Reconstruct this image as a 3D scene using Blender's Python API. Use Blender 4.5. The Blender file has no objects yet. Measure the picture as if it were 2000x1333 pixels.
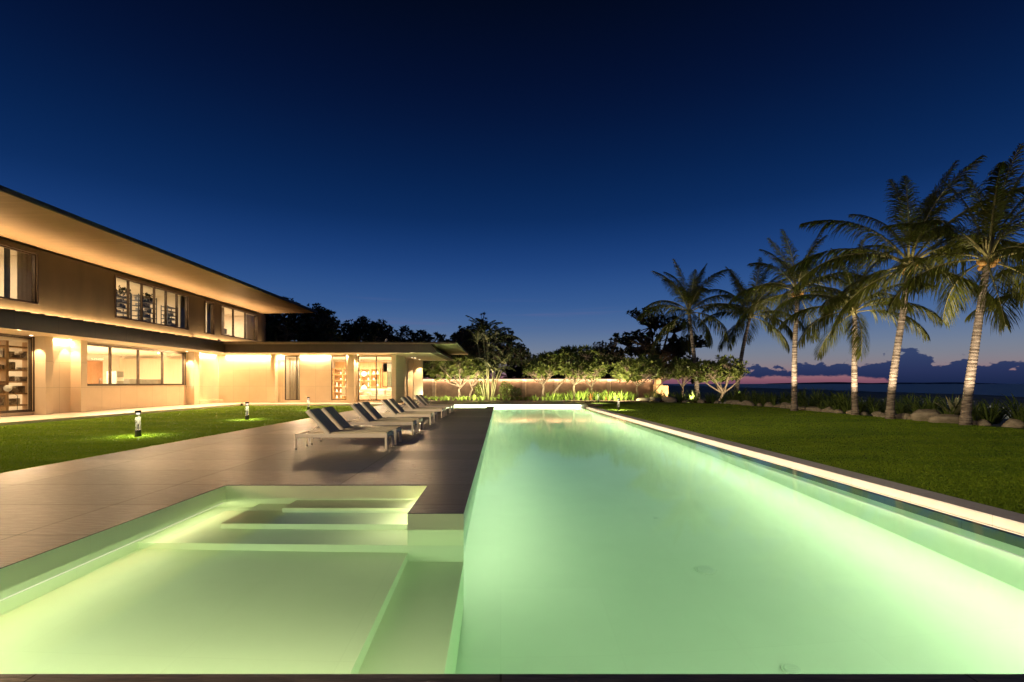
import bpy, bmesh, math, random
import numpy as np
from mathutils import Vector, Matrix, Euler

random.seed(11)
np.random.seed(11)
S = bpy.context.scene
COL = S.collection
R = math.radians
PI = math.pi


def srgb(r, g, b):
    f = lambda c: (c / 12.92) if c <= 0.04045 else ((c + 0.055) / 1.055) ** 2.4
    return (f(r / 255), f(g / 255), f(b / 255), 1.0)


# ------------------------------------------------------------------ camera
cam = bpy.data.cameras.new('camera')
camo = bpy.data.objects.new('camera', cam)
COL.objects.link(camo)
camo.location = (0, 0, 1.5)
camo.rotation_euler = (R(90), 0, 0)
cam.sensor_width = 36.0
cam.lens = 17.0
cam.shift_x = 0.011
cam.shift_y = 0.0418
cam.clip_start = 0.05
cam.clip_end = 60000
S.camera = camo

# ------------------------------------------------------------------ exposure
S.view_settings.view_transform = 'Standard'
S.view_settings.look = 'None'
S.view_settings.exposure = 0.0
S.view_settings.gamma = 1.0
S.render.engine = 'CYCLES'
cy = S.cycles
cy.max_bounces = 9
cy.diffuse_bounces = 4
cy.glossy_bounces = 3
cy.transmission_bounces = 6
cy.transparent_max_bounces = 12
cy.volume_bounces = 0
cy.caustics_reflective = False
cy.caustics_refractive = True
cy.sample_clamp_indirect = 60.0
cy.use_denoising = True
cy.use_light_tree = True
cy.use_adaptive_sampling = True
cy.adaptive_threshold = 0.02

# ------------------------------------------------------------------ world: sky just after sunset, bank of cloud low over the sea
W = bpy.data.worlds.new('World')
S.world = W
W.use_nodes = True
nt = W.node_tree
nt.nodes.clear()


class NT:
    """small helper to write node graphs in a few lines"""
    def __init__(self, tree):
        self.t = tree

    def n(self, typ, **kw):
        nd = self.t.nodes.new(typ)
        for k, v in kw.items():
            setattr(nd, k, v)
        return nd

    def set(self, sock, v):
        if isinstance(v, bpy.types.NodeSocket):
            self.t.links.new(v, sock)
        else:
            sock.default_value = v

    def math(self, op, a, b=0.0, c=0.0, clamp=False):
        nd = self.n('ShaderNodeMath', operation=op)
        nd.use_clamp = clamp
        self.set(nd.inputs[0], a)
        self.set(nd.inputs[1], b)
        self.set(nd.inputs[2], c)
        return nd.outputs[0]

    def mix(self, f, a, b, typ='RGBA', blend='MIX'):
        nd = self.n('ShaderNodeMix', data_type=typ)
        if typ == 'RGBA':
            nd.blend_type = blend
            self.set(nd.inputs[0], f); self.set(nd.inputs[6], a); self.set(nd.inputs[7], b)
            return nd.outputs[2]
        self.set(nd.inputs[0], f); self.set(nd.inputs[2], a); self.set(nd.inputs[3], b)
        return nd.outputs[0]

    def noise(self, vec, scale, detail=4.0, rough=0.55):
        nd = self.n('ShaderNodeTexNoise')
        if vec is not None:
            self.t.links.new(vec, nd.inputs['Vector'])
        nd.inputs['Scale'].default_value = scale
        nd.inputs['Detail'].default_value = detail
        nd.inputs['Roughness'].default_value = rough
        return nd.outputs['Fac']

    def ramp(self, f, stops, interp='LINEAR'):
        nd = self.n('ShaderNodeValToRGB')
        self.t.links.new(f, nd.inputs[0])
        cr = nd.color_ramp
        cr.interpolation = interp
        while len(cr.elements) > 1:
            cr.elements.remove(cr.elements[-1])
        cr.elements[0].position = stops[0][0]
        cr.elements[0].color = stops[0][1]
        for p, c in stops[1:]:
            e = cr.elements.new(p)
            e.color = c
        return nd.outputs[0]

    def mapr(self, v, a, b, c=0.0, d=1.0, smooth=True):
        nd = self.n('ShaderNodeMapRange')
        nd.interpolation_type = 'SMOOTHSTEP' if smooth else 'LINEAR'
        self.set(nd.inputs[0], v)
        self.set(nd.inputs[1], a); self.set(nd.inputs[2], b)
        self.set(nd.inputs[3], c); self.set(nd.inputs[4], d)
        return nd.outputs[0]


g = NT(nt)
tc = g.n('ShaderNodeTexCoord')
sx = g.n('ShaderNodeSeparateXYZ')
nt.links.new(tc.outputs['Generated'], sx.inputs[0])
X_, Y_, Z_ = sx.outputs
hor = g.math('SQRT', g.math('ADD', g.math('MULTIPLY', X_, X_), g.math('MULTIPLY', Y_, Y_)))
hor = g.math('MAXIMUM', hor, 0.001)
tel = g.math('DIVIDE', Z_, hor)                       # tangent of the elevation
az = g.math('ARCTAN2', X_, Y_)                        # 0 straight down the pool, + to the sea
sky = g.ramp(g.math('MULTIPLY', tel, 1.0), [
    (0.0, srgb(112, 72, 96)), (0.009, srgb(146, 92, 106)), (0.018, srgb(146, 112, 120)), (0.033, srgb(136, 127, 134)),
    (0.052, srgb(124, 130, 144)), (0.075, srgb(110, 126, 152)), (0.11, srgb(80, 109, 153)),
    (0.16, srgb(54, 92, 149)), (0.24, srgb(28, 66, 128)), (0.34, srgb(9, 42, 92)),
    (0.5, srgb(5, 24, 62)), (0.64, srgb(3, 15, 46)), (0.8, srgb(2, 9, 27)), (1.0, srgb(1, 6, 18))], 'B_SPLINE')
# cloud bank
cmb = g.n('ShaderNodeCombineXYZ')
nt.links.new(az, cmb.inputs[0]); nt.links.new(g.math('MULTIPLY', tel, 1.6), cmb.inputs[1])
n1 = g.noise(cmb.outputs[0], 9.0, 2.0)
n2 = g.noise(cmb.outputs[0], 40.0, 3.0, 0.55)
tower = g.math('MULTIPLY', g.math('POWER', 2.718, g.math('MULTIPLY', g.math('POWER', g.math('SUBTRACT', az, 0.695), 2.0), -900.0)), 0.019)
top = g.math('ADD', g.math('ADD', 0.031, tower), g.math('ADD', g.math('MULTIPLY', g.math('SUBTRACT', n1, 0.5), 0.03), g.math('MULTIPLY', g.math('SUBTRACT', n2, 0.5), 0.056)))
top = g.math('SUBTRACT', top, g.mapr(az, 0.76, 0.92, 0.0, 0.006))
bot = g.math('ADD', g.mapr(az, 0.62, 0.78, 0.0135, -0.02), g.math('MULTIPLY', g.math('SUBTRACT', n2, 0.5), 0.016))
m_top = g.mapr(g.math('SUBTRACT', top, tel), -0.002, 0.002)
m_bot = g.mapr(g.math('SUBTRACT', tel, bot), -0.002, 0.002)
m_az = g.mapr(az, 0.30, 0.40)
cmask = g.math('MULTIPLY', g.math('MULTIPLY', m_top, m_bot), m_az)
ccol = g.ramp(g.math('MULTIPLY', tel, 20.0), [(0.0, srgb(26, 38, 72)), (0.4, srgb(40, 50, 88)), (1.0, srgb(52, 66, 104))])
sky2 = g.mix(cmask, sky, ccol)
# thin violet streaks higher up
cmb2 = g.n('ShaderNodeCombineXYZ')
nt.links.new(g.math('MULTIPLY', az, 2.0), cmb2.inputs[0]); nt.links.new(g.math('MULTIPLY', tel, 42.0), cmb2.inputs[1])
st = g.mapr(g.noise(cmb2.outputs[0], 1.3, 3.0), 0.56, 0.75, 0.0, 0.30)
st = g.math('MULTIPLY', st, g.math('MULTIPLY', g.mapr(tel, 0.05, 0.09), g.mapr(tel, 0.2, 0.13)))
sky3 = g.mix(st, sky2, srgb(104, 104, 148))
bg = g.n('ShaderNodeBackground')
nt.links.new(sky3, bg.inputs[0])
bg.inputs[1].default_value = 1.0
out = g.n('ShaderNodeOutputWorld')
nt.links.new(bg.outputs[0], out.inputs[0])
# (night: the sun is below the horizon, so there is no sun lamp; lamps are built with what they belong to)


# ------------------------------------------------------------------ helpers: lamps
# dimmer setting of each kind of lamp
DIM = {'pool_lamp': .98, 'near_lamp': .85, 'far_lamp': .9, 'spa_lamp': .66, 'step_fill_lamp': 1.0, 'trough_lamp': .33, 'room_lamp': 2.5, 'cove_lamp': 1.45, 'downlight_lamp': 2.1, 'wall_washer': .66, 'base_washer': 3.2,
       'eave_fill_lamp': .19, 'lawn_fill_lamp': .8, 'wall_lamp': 4.0, 'pedestal_lamp': 3.5, 'palm_uplight': 6.0, 'garden_uplight': 5.2, 'bed_lamp': 7.0, 'beach_floodlight': 6.0}


def lamp_matrix(loc, d, u=None):
    d = Vector(d).normalized()
    z = -d
    if u is None:
        u = Vector((1, 0, 0)) if abs(z.x) < 0.9 else Vector((0, 1, 0))
    u = Vector(u)
    x = (u - z * u.dot(z)).normalized()
    y = z.cross(x)
    m = Matrix((x, y, z)).transposed().to_4x4()
    m.translation = Vector(loc)
    return m


def area(name, loc, d, u, lx, ly, power, color, spread=180, parent=None):
    l = bpy.data.lights.new(name, 'AREA')
    l.shape = 'RECTANGLE'
    l.size = lx
    l.size_y = ly
    l.energy = power * DIM.get(name, 1.0)
    l.color = color
    l.spread = R(spread)
    o = bpy.data.objects.new(name, l)
    COL.objects.link(o)
    o.matrix_world = lamp_matrix(loc, d, u)
    if parent is not None:
        o.parent = parent
        o.matrix_parent_inverse = parent.matrix_basis.inverted()
    return o


def spot(name, loc, target, power, color, angle=60, blend=0.5, radius=0.04):
    l = bpy.data.lights.new(name, 'SPOT')
    l.energy = power * DIM.get(name, 1.0)
    l.color = color
    l.spot_size = R(angle)
    l.spot_blend = blend
    l.shadow_soft_size = radius
    o = bpy.data.objects.new(name, l)
    COL.objects.link(o)
    o.matrix_world = lamp_matrix(loc, Vector(target) - Vector(loc))
    return o


WARM = (1.0, 0.66, 0.35)
WARMW = (1.0, 0.76, 0.50)
POOLC = (1.0, 0.97, 0.63)

# ------------------------------------------------------------------ helpers: meshes
class MB:
    def __init__(self):
        self.v = []
        self.f = []
        self.m = []

    def add(self, vs, fs, mi=0):
        o = len(self.v)
        self.v.extend([tuple(p) for p in vs])
        for q in fs:
            self.f.append(tuple(i + o for i in q))
            self.m.append(mi)
        return self

    def box(self, x0, x1, y0, y1, z0, z1, mi=0):
        vs = [(x0, y0, z0), (x1, y0, z0), (x1, y1, z0), (x0, y1, z0), (x0, y0, z1), (x1, y0, z1), (x1, y1, z1), (x0, y1, z1)]
        return self.add(vs, [(3, 2, 1, 0), (4, 5, 6, 7), (0, 1, 5, 4), (1, 2, 6, 5), (2, 3, 7, 6), (3, 0, 4, 7)], mi)

    def hexa(self, b, t, mi=0):
        """bottom quad b and top quad t, each counter-clockwise seen from above"""
        return self.add(list(b) + list(t), [(3, 2, 1, 0), (4, 5, 6, 7), (0, 1, 5, 4), (1, 2, 6, 5), (2, 3, 7, 6), (3, 0, 4, 7)], mi)

    def quad(self, a, b, c, d, mi=0):
        return self.add([a, b, c, d], [(0, 1, 2, 3)], mi)

    def tube(self, pts, rad, n=8, mi=0, cap=True):
        pts = [Vector(p) for p in pts]
        if not hasattr(rad, '__len__'):
            rad = [rad] * len(pts)
        o = len(self.v)
        prev = None
        for i, p in enumerate(pts):
            t = (pts[min(i + 1, len(pts) - 1)] - pts[max(i - 1, 0)])
            t = t.normalized() if t.length > 1e-9 else Vector((0, 0, 1))
            if prev is None:
                a = Vector((1, 0, 0)) if abs(t.x) < 0.8 else Vector((0, 1, 0))
            else:
                a = prev
            x = (a - t * a.dot(t)).normalized()
            prev = x
            y = t.cross(x)
            for k in range(n):
                an = 2 * PI * k / n
                q = p + (x * math.cos(an) + y * math.sin(an)) * rad[i]
                self.v.append(tuple(q))
        for i in range(len(pts) - 1):
            for k in range(n):
                k2 = (k + 1) % n
                self.f.append((o + i * n + k, o + i * n + k2, o + (i + 1) * n + k2, o + (i + 1) * n + k))
                self.m.append(mi)
        if cap:
            self.f.append(tuple(o + k for k in reversed(range(n)))); self.m.append(mi)
            e = o + (len(pts) - 1) * n
            self.f.append(tuple(e + k for k in range(n))); self.m.append(mi)
        return self

    def cyl(self, x, y, z0, z1, r, n=20, mi=0):
        return self.tube([(x, y, z0), (x, y, z1)], r, n, mi)

    def bar(self, a, b, w, h, mi=0):
        """rectangular bar from a to b"""
        a, b = Vector(a), Vector(b)
        t = (b - a).normalized()
        u = Vector((0, 0, 1)) if abs(t.z) < 0.9 else Vector((1, 0, 0))
        s = t.cross(u).normalized()
        u = s.cross(t).normalized()
        q = lambda p: [p - s * w / 2 - u * h / 2, p + s * w / 2 - u * h / 2, p + s * w / 2 + u * h / 2, p - s * w / 2 + u * h / 2]
        return self.add(q(a) + q(b), [(0, 1, 2, 3), (7, 6, 5, 4), (0, 4, 5, 1), (1, 5, 6, 2), (2, 6, 7, 3), (3, 7, 4, 0)], mi)

    def mesh(self, name, mats, smooth=False):
        me = bpy.data.meshes.new(name)
        me.from_pydata(self.v, [], self.f)
        if not isinstance(mats, (list, tuple)):
            mats = [mats]
        for m in mats:
            me.materials.append(m)
        if len(mats) > 1:
            me.polygons.foreach_set('material_index', self.m)
        if smooth:
            me.polygons.foreach_set('use_smooth', [True] * len(me.polygons))
        me.validate()
        me.update()
        return me

    def build(self, name, mats, parent=None, smooth=False, bevel=0.0, loc=None):
        me = self.mesh(name, mats, smooth)
        o = bpy.data.objects.new(name, me)
        COL.objects.link(o)
        if loc is not None:
            o.location = loc
        if parent is not None:
            o.parent = parent
        if bevel:
            bm = o.modifiers.new('bevel', 'BEVEL')
            bm.width = bevel
            bm.segments = 2
            bm.limit_method = 'ANGLE'
        return o


def tag(o, label=None, cat=None, group=None, kind=None):
    if label: o['label'] = label
    if cat: o['category'] = cat
    if group: o['group'] = group
    if kind: o['kind'] = kind
    return o


def thing(name, label, cat, loc=(0, 0, 0), rz=0.0, group=None):
    o = bpy.data.objects.new(name, None)
    COL.objects.link(o)
    o.location = loc
    o.rotation_euler = (0, 0, rz)
    o.empty_display_size = 0.2
    return tag(o, label, cat, group)


def dup(root, loc=None, rz=None, label=None, group=None, scale=None):
    r = root.copy()
    COL.objects.link(r)
    if loc is not None: r.location = loc
    if rz is not None: r.rotation_euler = (0, 0, rz)
    if scale is not None: r.scale = scale if hasattr(scale, '__len__') else (scale,) * 3
    if label: r['label'] = label
    if group: r['group'] = group
    for ch in list(root.children):
        c = ch.copy()
        COL.objects.link(c)
        c.parent = r
        for gd in ch.children:
            d = gd.copy()
            COL.objects.link(d)
            d.parent = c
    return r


def part(name, me, parent, loc=(0, 0, 0), rot=(0, 0, 0), scale=(1, 1, 1)):
    o = bpy.data.objects.new(name, me)
    COL.objects.link(o)
    o.parent = parent
    o.location = loc
    o.rotation_euler = rot
    o.scale = scale
    return o


# ------------------------------------------------------------------ materials
def mat(name, c1, c2=None, rough=0.6, scale=3.0, bump=0.0, bscale=None, metal=0.0, spec=0.5, stretch=(1, 1, 1), detail=5.0,
        trans=0.0, contrast=(0.35, 0.65), rvar=0.0):
    m = bpy.data.materials.new(name)
    m.use_nodes = True
    h = NT(m.node_tree)
    b = m.node_tree.nodes['Principled BSDF']
    tcn = h.n('ShaderNodeTexCoord')
    mp = h.n('ShaderNodeMapping')
    mp.inputs['Scale'].default_value = stretch
    m.node_tree.links.new(tcn.outputs['Object'], mp.inputs[0])
    v = mp.outputs[0]
    nz = h.noise(v, scale, detail)
    if c2 is not None:
        f = h.mapr(nz, contrast[0], contrast[1], 0, 1, False)
        col = h.mix(f, c1, c2)
        m.node_tree.links.new(col, b.inputs['Base Color'])
    else:
        b.inputs['Base Color'].default_value = c1
    if rvar:
        m.node_tree.links.new(h.mapr(h.noise(v, scale * 0.7, 4.0), 0.3, 0.7, rough - rvar, rough + rvar, False), b.inputs['Roughness'])
    else:
        b.inputs['Roughness'].default_value = rough
    b.inputs['Metallic'].default_value = metal
    b.inputs['Specular IOR Level'].default_value = spec
    if trans:
        b.inputs['Transmission Weight'].default_value = trans
    if bump:
        bp = h.n('ShaderNodeBump')
        bp.inputs['Strength'].default_value = bump
        bp.inputs['Distance'].default_value = 0.02
        m.node_tree.links.new(h.noise(v, bscale or scale * 6, 5.0), bp.inputs['Height'])
        m.node_tree.links.new(bp.outputs[0], b.inputs['Normal'])
    return m


def emis(name, color, strength):
    m = bpy.data.materials.new(name)
    m.use_nodes = True
    t = m.node_tree
    t.nodes.clear()
    e = t.nodes.new('ShaderNodeEmission')
    e.inputs[0].default_value = tuple(color) + (1,) if len(color) == 3 else color
    e.inputs[1].default_value = strength
    o = t.nodes.new('ShaderNodeOutputMaterial')
    t.links.new(e.outputs[0], o.inputs[0])
    return m


def c4(r, g_, b_):
    return (r, g_, b_, 1.0)


def tiled(name, c1, c2, tile, rough, axes=('X', 'Y'), joint=0.006, jcol=0.45, rvar=0.0, off=(0.0, 0.0), streak=None, bump=0.15, nscale=2.0, tvar=0.12, spec=0.5, bdist=.004):
    """stone in slabs: joints on a world grid, each slab a little different"""
    m = bpy.data.materials.new(name)
    m.use_nodes = True
    t = m.node_tree
    h = NT(t)
    b = t.nodes['Principled BSDF']
    geo = h.n('ShaderNodeNewGeometry')
    sp = h.n('ShaderNodeSeparateXYZ')
    t.links.new(geo.outputs['Position'], sp.inputs[0])
    ax = {'X': sp.outputs[0], 'Y': sp.outputs[1], 'Z': sp.outputs[2]}
    u = h.math('DIVIDE', h.math('ADD', ax[axes[0]], off[0]), tile[0])
    v = h.math('DIVIDE', h.math('ADD', ax[axes[1]], off[1]), tile[1])
    iu, iv = h.math('FLOOR', u), h.math('FLOOR', v)
    du = h.math('MULTIPLY', h.math('ABSOLUTE', h.math('SUBTRACT', h.math('FRACT', u), 0.5)), tile[0])
    dv = h.math('MULTIPLY', h.math('ABSOLUTE', h.math('SUBTRACT', h.math('FRACT', v), 0.5)), tile[1])
    ju = h.math('GREATER_THAN', du, tile[0] / 2 - joint / 2)
    jv = h.math('GREATER_THAN', dv, tile[1] / 2 - joint / 2)
    j = h.math('MAXIMUM', ju, jv)
    wn = h.n('ShaderNodeTexWhiteNoise', noise_dimensions='2D')
    cb = h.n('ShaderNodeCombineXYZ')
    t.links.new(iu, cb.inputs[0]); t.links.new(iv, cb.inputs[1])
    t.links.new(cb.outputs[0], wn.inputs['Vector'])
    mp = h.n('ShaderNodeMapping')
    mp.inputs['Scale'].default_value = streak or (1, 1, 1)
    t.links.new(geo.outputs['Position'], mp.inputs[0])
    nz = h.noise(mp.outputs[0], nscale, 6.0, 0.6)
    col = h.mix(h.mapr(nz, 0.3, 0.7, 0, 1, False), c1, c2)
    bri = h.math('ADD', 1.0 - tvar / 2, h.math('MULTIPLY', wn.outputs['Value'], tvar))
    hsv = h.n('ShaderNodeHueSaturation')
    t.links.new(bri, hsv.inputs['Value']); t.links.new(col, hsv.inputs['Color'])
    fin = h.mix(j, hsv.outputs[0], tuple(x * jcol for x in c1[:3]) + (1,))
    t.links.new(fin, b.inputs['Base Color'])
    b.inputs['Specular IOR Level'].default_value = spec
    rr = h.mapr(nz, 0.3, 0.7, rough - rvar, rough + rvar, False)
    rr = h.math('ADD', rr, h.math('MULTIPLY', j, 0.2))
    rr = h.math('ADD', rr, h.math('MULTIPLY', h.math('SUBTRACT', wn.outputs['Value'], 0.5), rvar))
    t.links.new(rr, b.inputs['Roughness'])
    if bump:
        bp = h.n('ShaderNodeBump')
        bp.inputs['Strength'].default_value = bump
        bp.inputs['Distance'].default_value = bdist
        hh = h.math('SUBTRACT', nz, h.math('MULTIPLY', j, 0.6))
        t.links.new(hh, bp.inputs['Height'])
        t.links.new(bp.outputs[0], b.inputs['Normal'])
    return m


M_DECK = tiled('deck_stone', c4(.031, .033, .040), c4(.094, .097, .108), (2.4, 1.2), 0.42, streak=(1.2, 9, 1), rvar=0.11, bump=0.7, nscale=3.4, joint=0.012, tvar=0.26, jcol=.55, spec=.36, bdist=.012)
M_POOL = tiled('pool_stone', c4(.76, .81, .675), c4(.79, .84, .705), (1.2, 1.2), 0.5, bump=0.0, tvar=0.02, jcol=0.95, joint=0.004)
M_SPA = tiled('shallow_basin_stone', c4(.71, .765, .53), c4(.74, .795, .56), (1.2, 1.2), 0.5, bump=0.0, tvar=0.02, jcol=0.95, joint=0.004)
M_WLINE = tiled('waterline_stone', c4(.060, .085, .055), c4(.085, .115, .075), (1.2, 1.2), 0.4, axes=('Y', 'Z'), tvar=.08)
M_COPE = tiled('pale_coping', c4(.70, .64, .56), c4(.78, .72, .64), (1.2, 1.2), 0.5, axes=('Y', 'Z'), bump=0.1, off=(0, 50), tvar=0.05, jcol=0.8)
M_COPET = tiled('grey_coping', c4(.54, .52, .52), c4(.66, .63, .62), (1.2, 1.2), 0.55, bump=0.2, off=(0.3, 0), tvar=0.1)
M_WALL = tiled('cream_cladding', c4(.67, .53, .36), c4(.71, .57, .40), (1.25, 1.22), 0.55, axes=('Y', 'Z'), off=(0.3, -0.1), joint=0.011, jcol=0.58, bump=0.1, tvar=0.07)
M_WALLX = tiled('cream_cladding_wing', c4(.67, .53, .36), c4(.71, .57, .40), (1.25, 1.22), 0.55, axes=('X', 'Z'), off=(0.3, -0.1), joint=0.011, jcol=0.58, bump=0.1, tvar=0.07)
M_UPPER = mat('brown_render', c4(.050, .034, .013), c4(.070, .048, .020), 0.7, 1.2, 0.12, 30, stretch=(1, 1, .25))
M_FASCIA = tiled('bronze_fascia', c4(.058, .038, .018), c4(.078, .052, .026), (1.9, 50), 0.45, axes=('Y', 'X'), joint=0.012, jcol=0.5, off=(0, 30), bump=0.05)
M_FASCX = tiled('bronze_fascia_wing', c4(.058, .038, .018), c4(.078, .052, .026), (1.9, 50), 0.45, axes=('X', 'Y'), joint=0.012, jcol=0.5, off=(0, 30), bump=0.05)
M_TILE = mat('roof_tile', c4(.05, .035, .025), c4(.075, .055, .04), 0.75, 8, 0.2)
M_SOFFIT = tiled('slatted_soffit', c4(.26, .17, .085), c4(.33, .22, .115), (50, .13), 0.42, axes=('X', 'Y'), joint=0.010, jcol=0.4, off=(80, 0), streak=(.6, 8, 1), bump=0.25, nscale=2.0, tvar=.16)
M_SOFFL = mat('pale_soffit', c4(.62, .50, .36), c4(.67, .55, .41), 0.6, 2.0)
M_FRAME = mat('bronze_frame', c4(.06, .040, .025), c4(.085, .06, .04), 0.4, 6, metal=0.6)
M_PLASTER = mat('warm_plaster', c4(.74, .66, .54), c4(.78, .70, .58), 0.7, 3)
M_WOODW = tiled('slatted_timber', c4(.46, .28, .13), c4(.58, .37, .19), (.16, 60), 0.5, axes=('Y', 'Z'), joint=0.015, jcol=0.55, off=(0, 30), streak=(8, 8, .6), tvar=.2)
M_WOODX = tiled('timber_panel', c4(.50, .28, .11), c4(.62, .37, .17), (.55, 60), 0.45, axes=('X', 'Z'), joint=0.012, jcol=0.5, off=(0, 30), streak=(8, 8, .6), tvar=.16)
M_DOOR = mat('brown_door', c4(.30, .14, .06), c4(.38, .19, .09), 0.45, 6, stretch=(6, 6, .6))
M_STEEL = mat('dark_steel', c4(.05, .055, .06), c4(.08, .085, .09), 0.4, 10, metal=0.8)
M_WHITE = mat('white_lacquer', c4(.74, .72, .68), c4(.78, .76, .72), 0.4, 5)
M_GREYC = mat('grey_cabinet', c4(.30, .29, .25), c4(.36, .35, .30), 0.5, 5)
M_CLOTH = mat('cream_upholstery', c4(.62, .52, .40), c4(.70, .60, .48), 0.9, 20, 0.2)
M_LOUNGE = mat('cream_aluminium', c4(.76, .68, .57), c4(.79, .71, .60), 0.38, 6, metal=0.0)
M_SLING = mat('grey_sling', c4(.50, .44, .32), c4(.58, .52, .39), 0.75, 60, 0.3, 240)
M_SLING.node_tree.nodes['Principled BSDF'].inputs['Specular IOR Level'].default_value = .12
M_BLACK = mat('black_metal', c4(.020, .019, .018), c4(.032, .03, .028), 0.45, 10, metal=0.4)
M_GARD = mat('brown_garden_wall', c4(.065, .038, .022), c4(.125, .078, .048), 0.8, 1.6, 0.35, 14, contrast=(.3, .72))
M_SAND = mat('sandstone', c4(.60, .43, .22), c4(.70, .52, .30), 0.8, 4, 0.3)
M_TRUNKP = mat('palm_bark', c4(.075, .055, .040), c4(.37, .315, .265), 0.85, 3.2, 0.8, 26, stretch=(.7, .7, 4.5))
M_BARK = mat('pale_bark', c4(.18, .135, .09), c4(.26, .205, .145), 0.8, 6, 0.4)
M_DBARK = mat('dark_bark', c4(.06, .045, .03), c4(.10, .075, .05), 0.9, 6, 0.4)
M_ROCK = mat('grey_boulder', c4(.24, .205, .155), c4(.38, .33, .255), 0.85, 3.0, 0.8, 12)
M_SOIL = mat('mulch', c4(.045, .028, .016), c4(.09, .055, .03), 0.95, 12, 0.8, 30)
M_GROUND = mat('garden_earth', c4(.035, .035, .018), c4(.06, .055, .03), 0.95, 0.8, 0.5)
M_BEACH = mat('beach_sand', c4(.13, .12, .09), c4(.19, .175, .135), 0.95, 0.25, 0.5, 3)
M_APRON = tiled('pale_paving', c4(.56, .48, .37), c4(.64, .55, .44), (1.2, 1.2), 0.45, rvar=.06, bump=0.1, tvar=.08)
M_CURT = mat('pale_curtain', c4(.55, .47, .36), c4(.62, .54, .42), 0.9, 4)
M_CURT.node_tree.nodes['Principled BSDF'].inputs['Transmission Weight'].default_value = .55
M_CURT.node_tree.nodes['Principled BSDF'].inputs['Roughness'].default_value = 1.0
M_GCURT = mat('grey_curtain', c4(.13, .12, .12), c4(.17, .16, .155), 0.9, 4)
M_LED = emis('led_warm', (1.0, .80, .52), 4.0)
M_LEDP = emis('led_pool', (1.0, .95, .70), .95)
M_BULB = emis('lamp_glow', (1.0, .86, .62), 9.0)
M_ACR = None


def leafmat(name, c1, c2, rough=0.45, tl=0.25):
    m = bpy.data.materials.new(name)
    m.use_nodes = True
    t = m.node_tree
    h = NT(t)
    b = t.nodes['Principled BSDF']
    geo = h.n('ShaderNodeNewGeometry')
    nz = h.noise(geo.outputs['Position'], 2.3, 3.0)
    rnd = h.n('ShaderNodeTexWhiteNoise', noise_dimensions='1D')
    t.links.new(geo.outputs['Random Per Island'], rnd.inputs['W'])
    f = h.math('MULTIPLY', h.math('ADD', nz, rnd.outputs['Value']), 0.5)
    col = h.mix(h.mapr(f, 0.25, 0.75, 0, 1, False), c1, c2)
    t.links.new(col, b.inputs['Base Color'])
    b.inputs['Roughness'].default_value = rough
    tr = h.n('ShaderNodeBsdfTranslucent')
    t.links.new(col, tr.inputs[0])
    mx = h.n('ShaderNodeMixShader')
    mx.inputs[0].default_value = tl
    t.links.new(b.outputs[0], mx.inputs[1]); t.links.new(tr.outputs[0], mx.inputs[2])
    t.links.new(mx.outputs[0], t.nodes['Material Output'].inputs[0])
    return m


M_PALM = leafmat('palm_leaf', c4(.075, .092, .012), c4(.145, .16, .024), 0.42, 0.28)
M_RACH = mat('palm_stalk', c4(.24, .22, .08), c4(.34, .30, .12), 0.5, 5)
M_FRANG = leafmat('frangipani_leaf', c4(.115, .165, .035), c4(.27, .31, .085), 0.4, 0.25)
M_DARKL = leafmat('dark_leaf', c4(.022, .030, .012), c4(.05, .062, .022), 0.45, 0.2)
M_MIDL = leafmat('mid_leaf', c4(.035, .048, .016), c4(.075, .092, .03), 0.45, 0.22)
M_STRAP = leafmat('strap_leaf', c4(.075, .13, .020), c4(.17, .24, .045), 0.45, 0.3)
M_DSTRAP = leafmat('border_leaf', c4(.075, .125, .022), c4(.15, .21, .05), 0.45, 0.25)
M_AGAVE = leafmat('agave_leaf', c4(.16, .17, .10), c4(.26, .26, .16), 0.5, 0.1)
M_CANE = mat('palm_cane', c4(.17, .18, .075), c4(.26, .255, .12), 0.5, 4, stretch=(1, 1, 5))
def lawn_tone(m):
    """broad paler and darker swathes, as mown turf has"""
    t = m.node_tree
    h = NT(t)
    b = t.nodes['Principled BSDF']
    src = b.inputs['Base Color'].links[0].from_socket
    geo = h.n('ShaderNodeNewGeometry')
    mp = h.n('ShaderNodeMapping'); mp.inputs['Scale'].default_value = (.35, 1.1, 1)
    t.links.new(geo.outputs['Position'], mp.inputs[0])
    hs = h.n('ShaderNodeHueSaturation')
    nz = h.noise(mp.outputs[0], .8, 4.0)
    t.links.new(h.mapr(nz, .3, .7, .72, 1.22, False), hs.inputs['Value'])
    t.links.new(h.mapr(nz, .3, .7, .51, .485, False), hs.inputs['Hue'])
    t.links.new(src, hs.inputs['Color'])
    t.links.new(hs.outputs[0], b.inputs['Base Color'])


M_GRASSB = leafmat('grass_blade', c4(.13, .24, .005), c4(.19, .30, .008), 0.7, 0.3)
M_GRASS = mat('turf', c4(.095, .18, .005), c4(.14, .225, .008), 0.85, 1.1, 0.3, 60)

lawn_tone(M_GRASSB)
lawn_tone(M_GRASS)


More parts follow.
